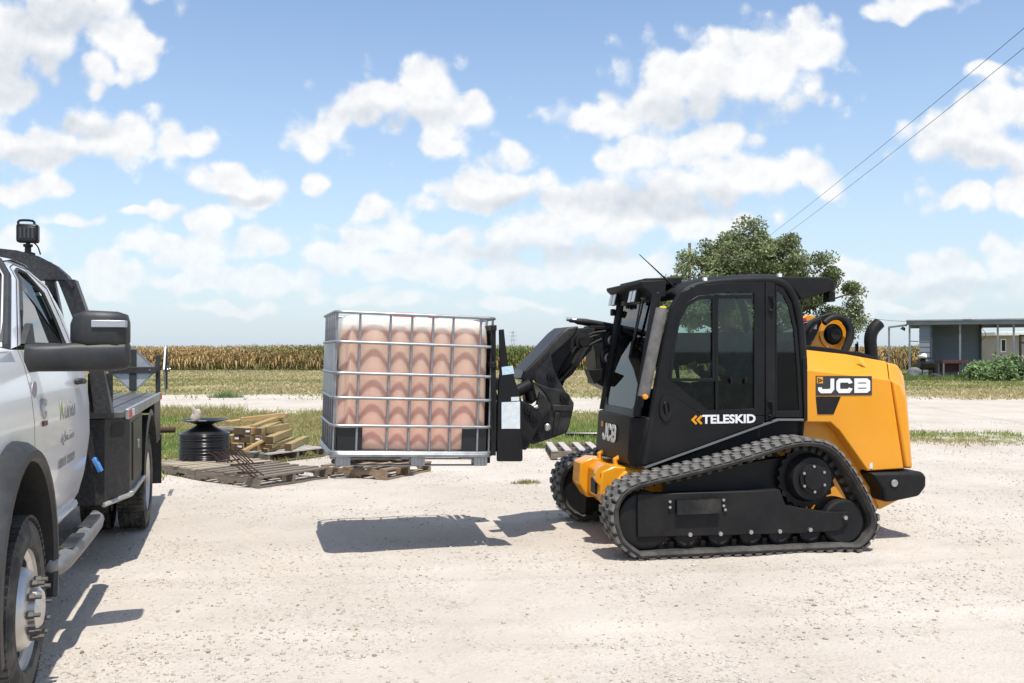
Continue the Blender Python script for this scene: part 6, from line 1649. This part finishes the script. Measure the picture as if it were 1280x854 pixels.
# ------------------------------------------------------------------ leaves: tree, leafy crop
def leaf_quads(P, s, nrm_bias=None):
    n = len(P); a = RNG.normal(size=(n, 3)); a /= np.linalg.norm(a, axis=1, keepdims=True)
    if nrm_bias is not None: a = a + nrm_bias
    u = np.cross(a, RNG.normal(size=(n, 3))); u /= np.linalg.norm(u, axis=1, keepdims=True); v = np.cross(a, u); v /= (np.linalg.norm(v, axis=1, keepdims=True) + 1e-9)
    s = s[:, None]; u = u * s; v = v * s * .55
    V = np.stack([P - u, P + v, P + u, P - v], 1).reshape(-1, 3)
    return V, np.arange(4 * n).reshape(-1, 4)
LEAF = attr_mat('oak_leaf', .6, trans=.25, spec=.3, var=.25, vscale=.5)
def build_tree():
    Y = 50.0; tx = fx(940, Y)
    t = empty('oak_tree', (tx, Y, 0)); tag(t, 'broad live oak standing behind the loader cab', 'tree')
    bark = mat('oak_bark', (.10, .085, .07), .9, var=.35, scale=4, bump=.6, bscale=14)
    MB().tube(smooth_path([(.1, 0, -.1), (0, 0, .8), (.1, .1, 1.7), (0, 0, 2.6)], 4), [.42, .40, .38, .36, .34, .33, .32, .31, .30, .29, .28, .27, .26], 12).build('trunk', bark, t, smooth=60)
    lobes = [(0, 0, 5.4, 3.0, 2.6, 2.5), (-.2, 0, 7.0, 1.9, 1.9, 1.5), (-2.8, .3, 4.9, 2.3, 2.2, 1.9), (-4.3, 0, 4.4, 1.4, 1.5, 1.1), (-5.0, 0, 3.6, 1.2, 1.3, 1.1), (-5.6, 0, 2.9, 1.0, 1.2, 1.0), (2.2, 0, 5.4, 2.0, 2.2, 1.9), (3.6, -.3, 3.9, 1.9, 1.8, 1.8), (4.6, 0, 3.0, 1.1, 1.3, 1.2), (1.3, .2, 6.6, 1.4, 1.5, 1.2), (-1.6, 0, 6.3, 1.5, 1.6, 1.3), (0, 0, 3.8, 4.0, 2.6, 1.4)]
    C = []
    for (x, y, z, a, b, c) in lobes:
        k = int(9 + a * b * 6); d = RNG.normal(size=(k, 3)); d /= np.linalg.norm(d, axis=1, keepdims=True); r = (.35 + .65 * RNG.random((k, 1)) ** .4) * 1.08
        C.append(np.array([x, y, z]) + d * r * np.array([a, b, c]))
    C = np.concatenate(C)
    # limbs to some clumps
    for i in RNG.choice(len(C), 26, replace=False):
        e = C[i]; s0 = np.array([.05, .05, 1.6 + 1.2 * RNG.random()]); m_ = (s0 + e) / 2 + np.array([0, 0, .35]); 
        MB().tube(smooth_path([tuple(s0), tuple(m_), tuple(e)], 4), [.14, .12, .10, .085, .07, .06, .05, .035, .02], 7).build('limb', bark, t, smooth=60)
    P = []; D = []
    for c in C:
        k = int(RNG.integers(140, 300)); d = RNG.normal(size=(k, 3)); d /= np.linalg.norm(d, axis=1, keepdims=True); r = RNG.random((k, 1)) ** .5
        sc = np.array([.62, .62, .44]) * (.7 + .6 * RNG.random())
        P.append(c + d * r * sc); D.append(np.full(k, RNG.random()))
    P = np.concatenate(P); D = np.concatenate(D); n = len(P)
    V, Fq = leaf_quads(P, .055 + .06 * RNG.random(n), np.array([0, 0, .5]))
    col = np.array([[.19, .225, .105]]) * (.65 + .75 * D[:, None]) * (.7 + .6 * RNG.random((n, 1)))
    br = RNG.random(n) < .06; col[br] = np.array([.22, .21, .14])
    soup('crown', V, Fq, np.repeat(col, 4, 0), LEAF, t)
build_tree()
def build_crop():
    pts = []; cen = []
    for k in range(46):
        x = 24.6 + 6.4 * RNG.random(); y = 48.8 + 3.0 * RNG.random(); h = .75 + .35 * RNG.random() + .5 * (x > 26.8) * (y > 50)
        cen.append((x, y, h))
    for (x, y, h) in cen:
        k = 260; d = RNG.normal(size=(k, 3)); d /= np.linalg.norm(d, axis=1, keepdims=True); d[:, 2] = np.abs(d[:, 2])
        pts.append(np.array([x, y, .05]) + d * (RNG.random((k, 1)) ** .35) * np.array([.55, .5, h]))
    P = np.concatenate(pts); n = len(P)
    V, Fq = leaf_quads(P, .07 + .08 * RNG.random(n), np.array([0, -.3, 1.0]))
    col = np.array([[.15, .225, .09]]) * (.55 + .9 * RNG.random((n, 1)) ** 1.2)
    o = soup('leafy_crop', V, Fq, np.repeat(col, 4, 0), LEAF); tag(o, 'dense bed of broad green leaves before the shed', 'crop', kind='stuff')
    n = 9000; X = 20 + 10 * RNG.random(n); Y = 48.5 + 7.5 * RNG.random(n)
    cl = vnoise(X, Y, .9, 61); k = RNG.random(n) < cl; X, Y = X[k], Y[k]; n = len(X)
    V, Fc, C = blades(X, Y, .15 + .35 * RNG.random(n) * vnoise(X, Y, 1.1, 62), np.full(n, .05), pick(n, [(.12, .20, .05), (.17, .24, .07), (.26, .25, .12)], [.4, .4, .2]), .8)
    o = soup('tall_weeds', V, Fc, C, GRASS); tag(o, 'tall weeds around the shed posts and barrel', 'weeds', kind='stuff')
build_crop()

# ------------------------------------------------------------------ poles, wires, far pylon
POLE = mat('pole_wood', (.17, .135, .10), .9, var=.3, scale=3, streak=(6, 6, .5))
def pole(x, y, h, label, arm=True):
    p = empty('utility_pole', (x, y, 0)); tag(p, label, 'pole')
    MB().tube([(0, 0, -.2), (0, 0, h)], [.15, .10], 10).build('shaft', POLE, p, smooth=50)
    if arm: MB().box((0, 0, h - .5), (1.6, .1, .12)).build('crossarm', POLE, p)
    return p
pole(fx(862, 66), 66, fz(304, 66), 'bare wooden pole rising left of the oak crown', arm=False)
A0 = Vector((fx(944, 60), 60, fz(308, 60))); pole(A0.x, 60, A0.z + .2, 'wooden utility pole hidden in the oak carrying the two wires')
def wire(p0, p1, sag, label, r=.012):
    P = []
    for i in range(25):
        t = i / 24; q = p0.lerp(p1, t); q.z -= sag * 4 * t * (1 - t); P.append(q)
    o = MB().tube(P, r, 5).build('power_wire', mat('wire_black', (.02, .02, .022), .6), None, smooth=60); tag(o, label, 'wire')
def thru(px, py, Y): return Vector((fx(px, Y), Y, fz(py, Y)))
pB = thru(1600, -235, 14.5); pC = thru(1600, -200, 14.5)
pole(pB.x + .4, 14.5, max(pB.z, pC.z) + .3, 'near wooden utility pole outside the right edge', arm=True)
wire(A0, pB, .18, 'upper of the two power wires crossing the sky at right', .008)
wire(Vector((fx(956, 60), 60, fz(312, 60))), pC, .18, 'lower of the two power wires crossing the sky at right', .008)
wire(thru(1040, 388, 60), thru(1136, 402, 56), .15, 'thin service wire from the oak to the shed', .012)
py_ = empty('lattice_pylon', (fx(641, 900), 900, 0)); tag(py_, 'tiny lattice pylon far off on the horizon beside the tank', 'pylon')
TWR = mat('pylon_steel', (.30, .33, .36), .6, .3)
for sx in (-1, 1):
    for sy in (-1, 1): MB().tube([(sx * 2.2, sy * 2.2, 0), (sx * .5, sy * .5, 22)], .18, 4).build('leg', TWR, py_)
for z, w_ in ((13, 8), (17, 9), (20.5, 7)): MB().box((0, 0, z), (w_, .3, .35)).build('crossarm', TWR, py_)
for k in range(6): MB().tube([(-2.2 + .3 * k, 0, k * 3.6), (1.9 - .3 * k, 0, (k + 1) * 3.6)], .12, 4).build('brace', TWR, py_)
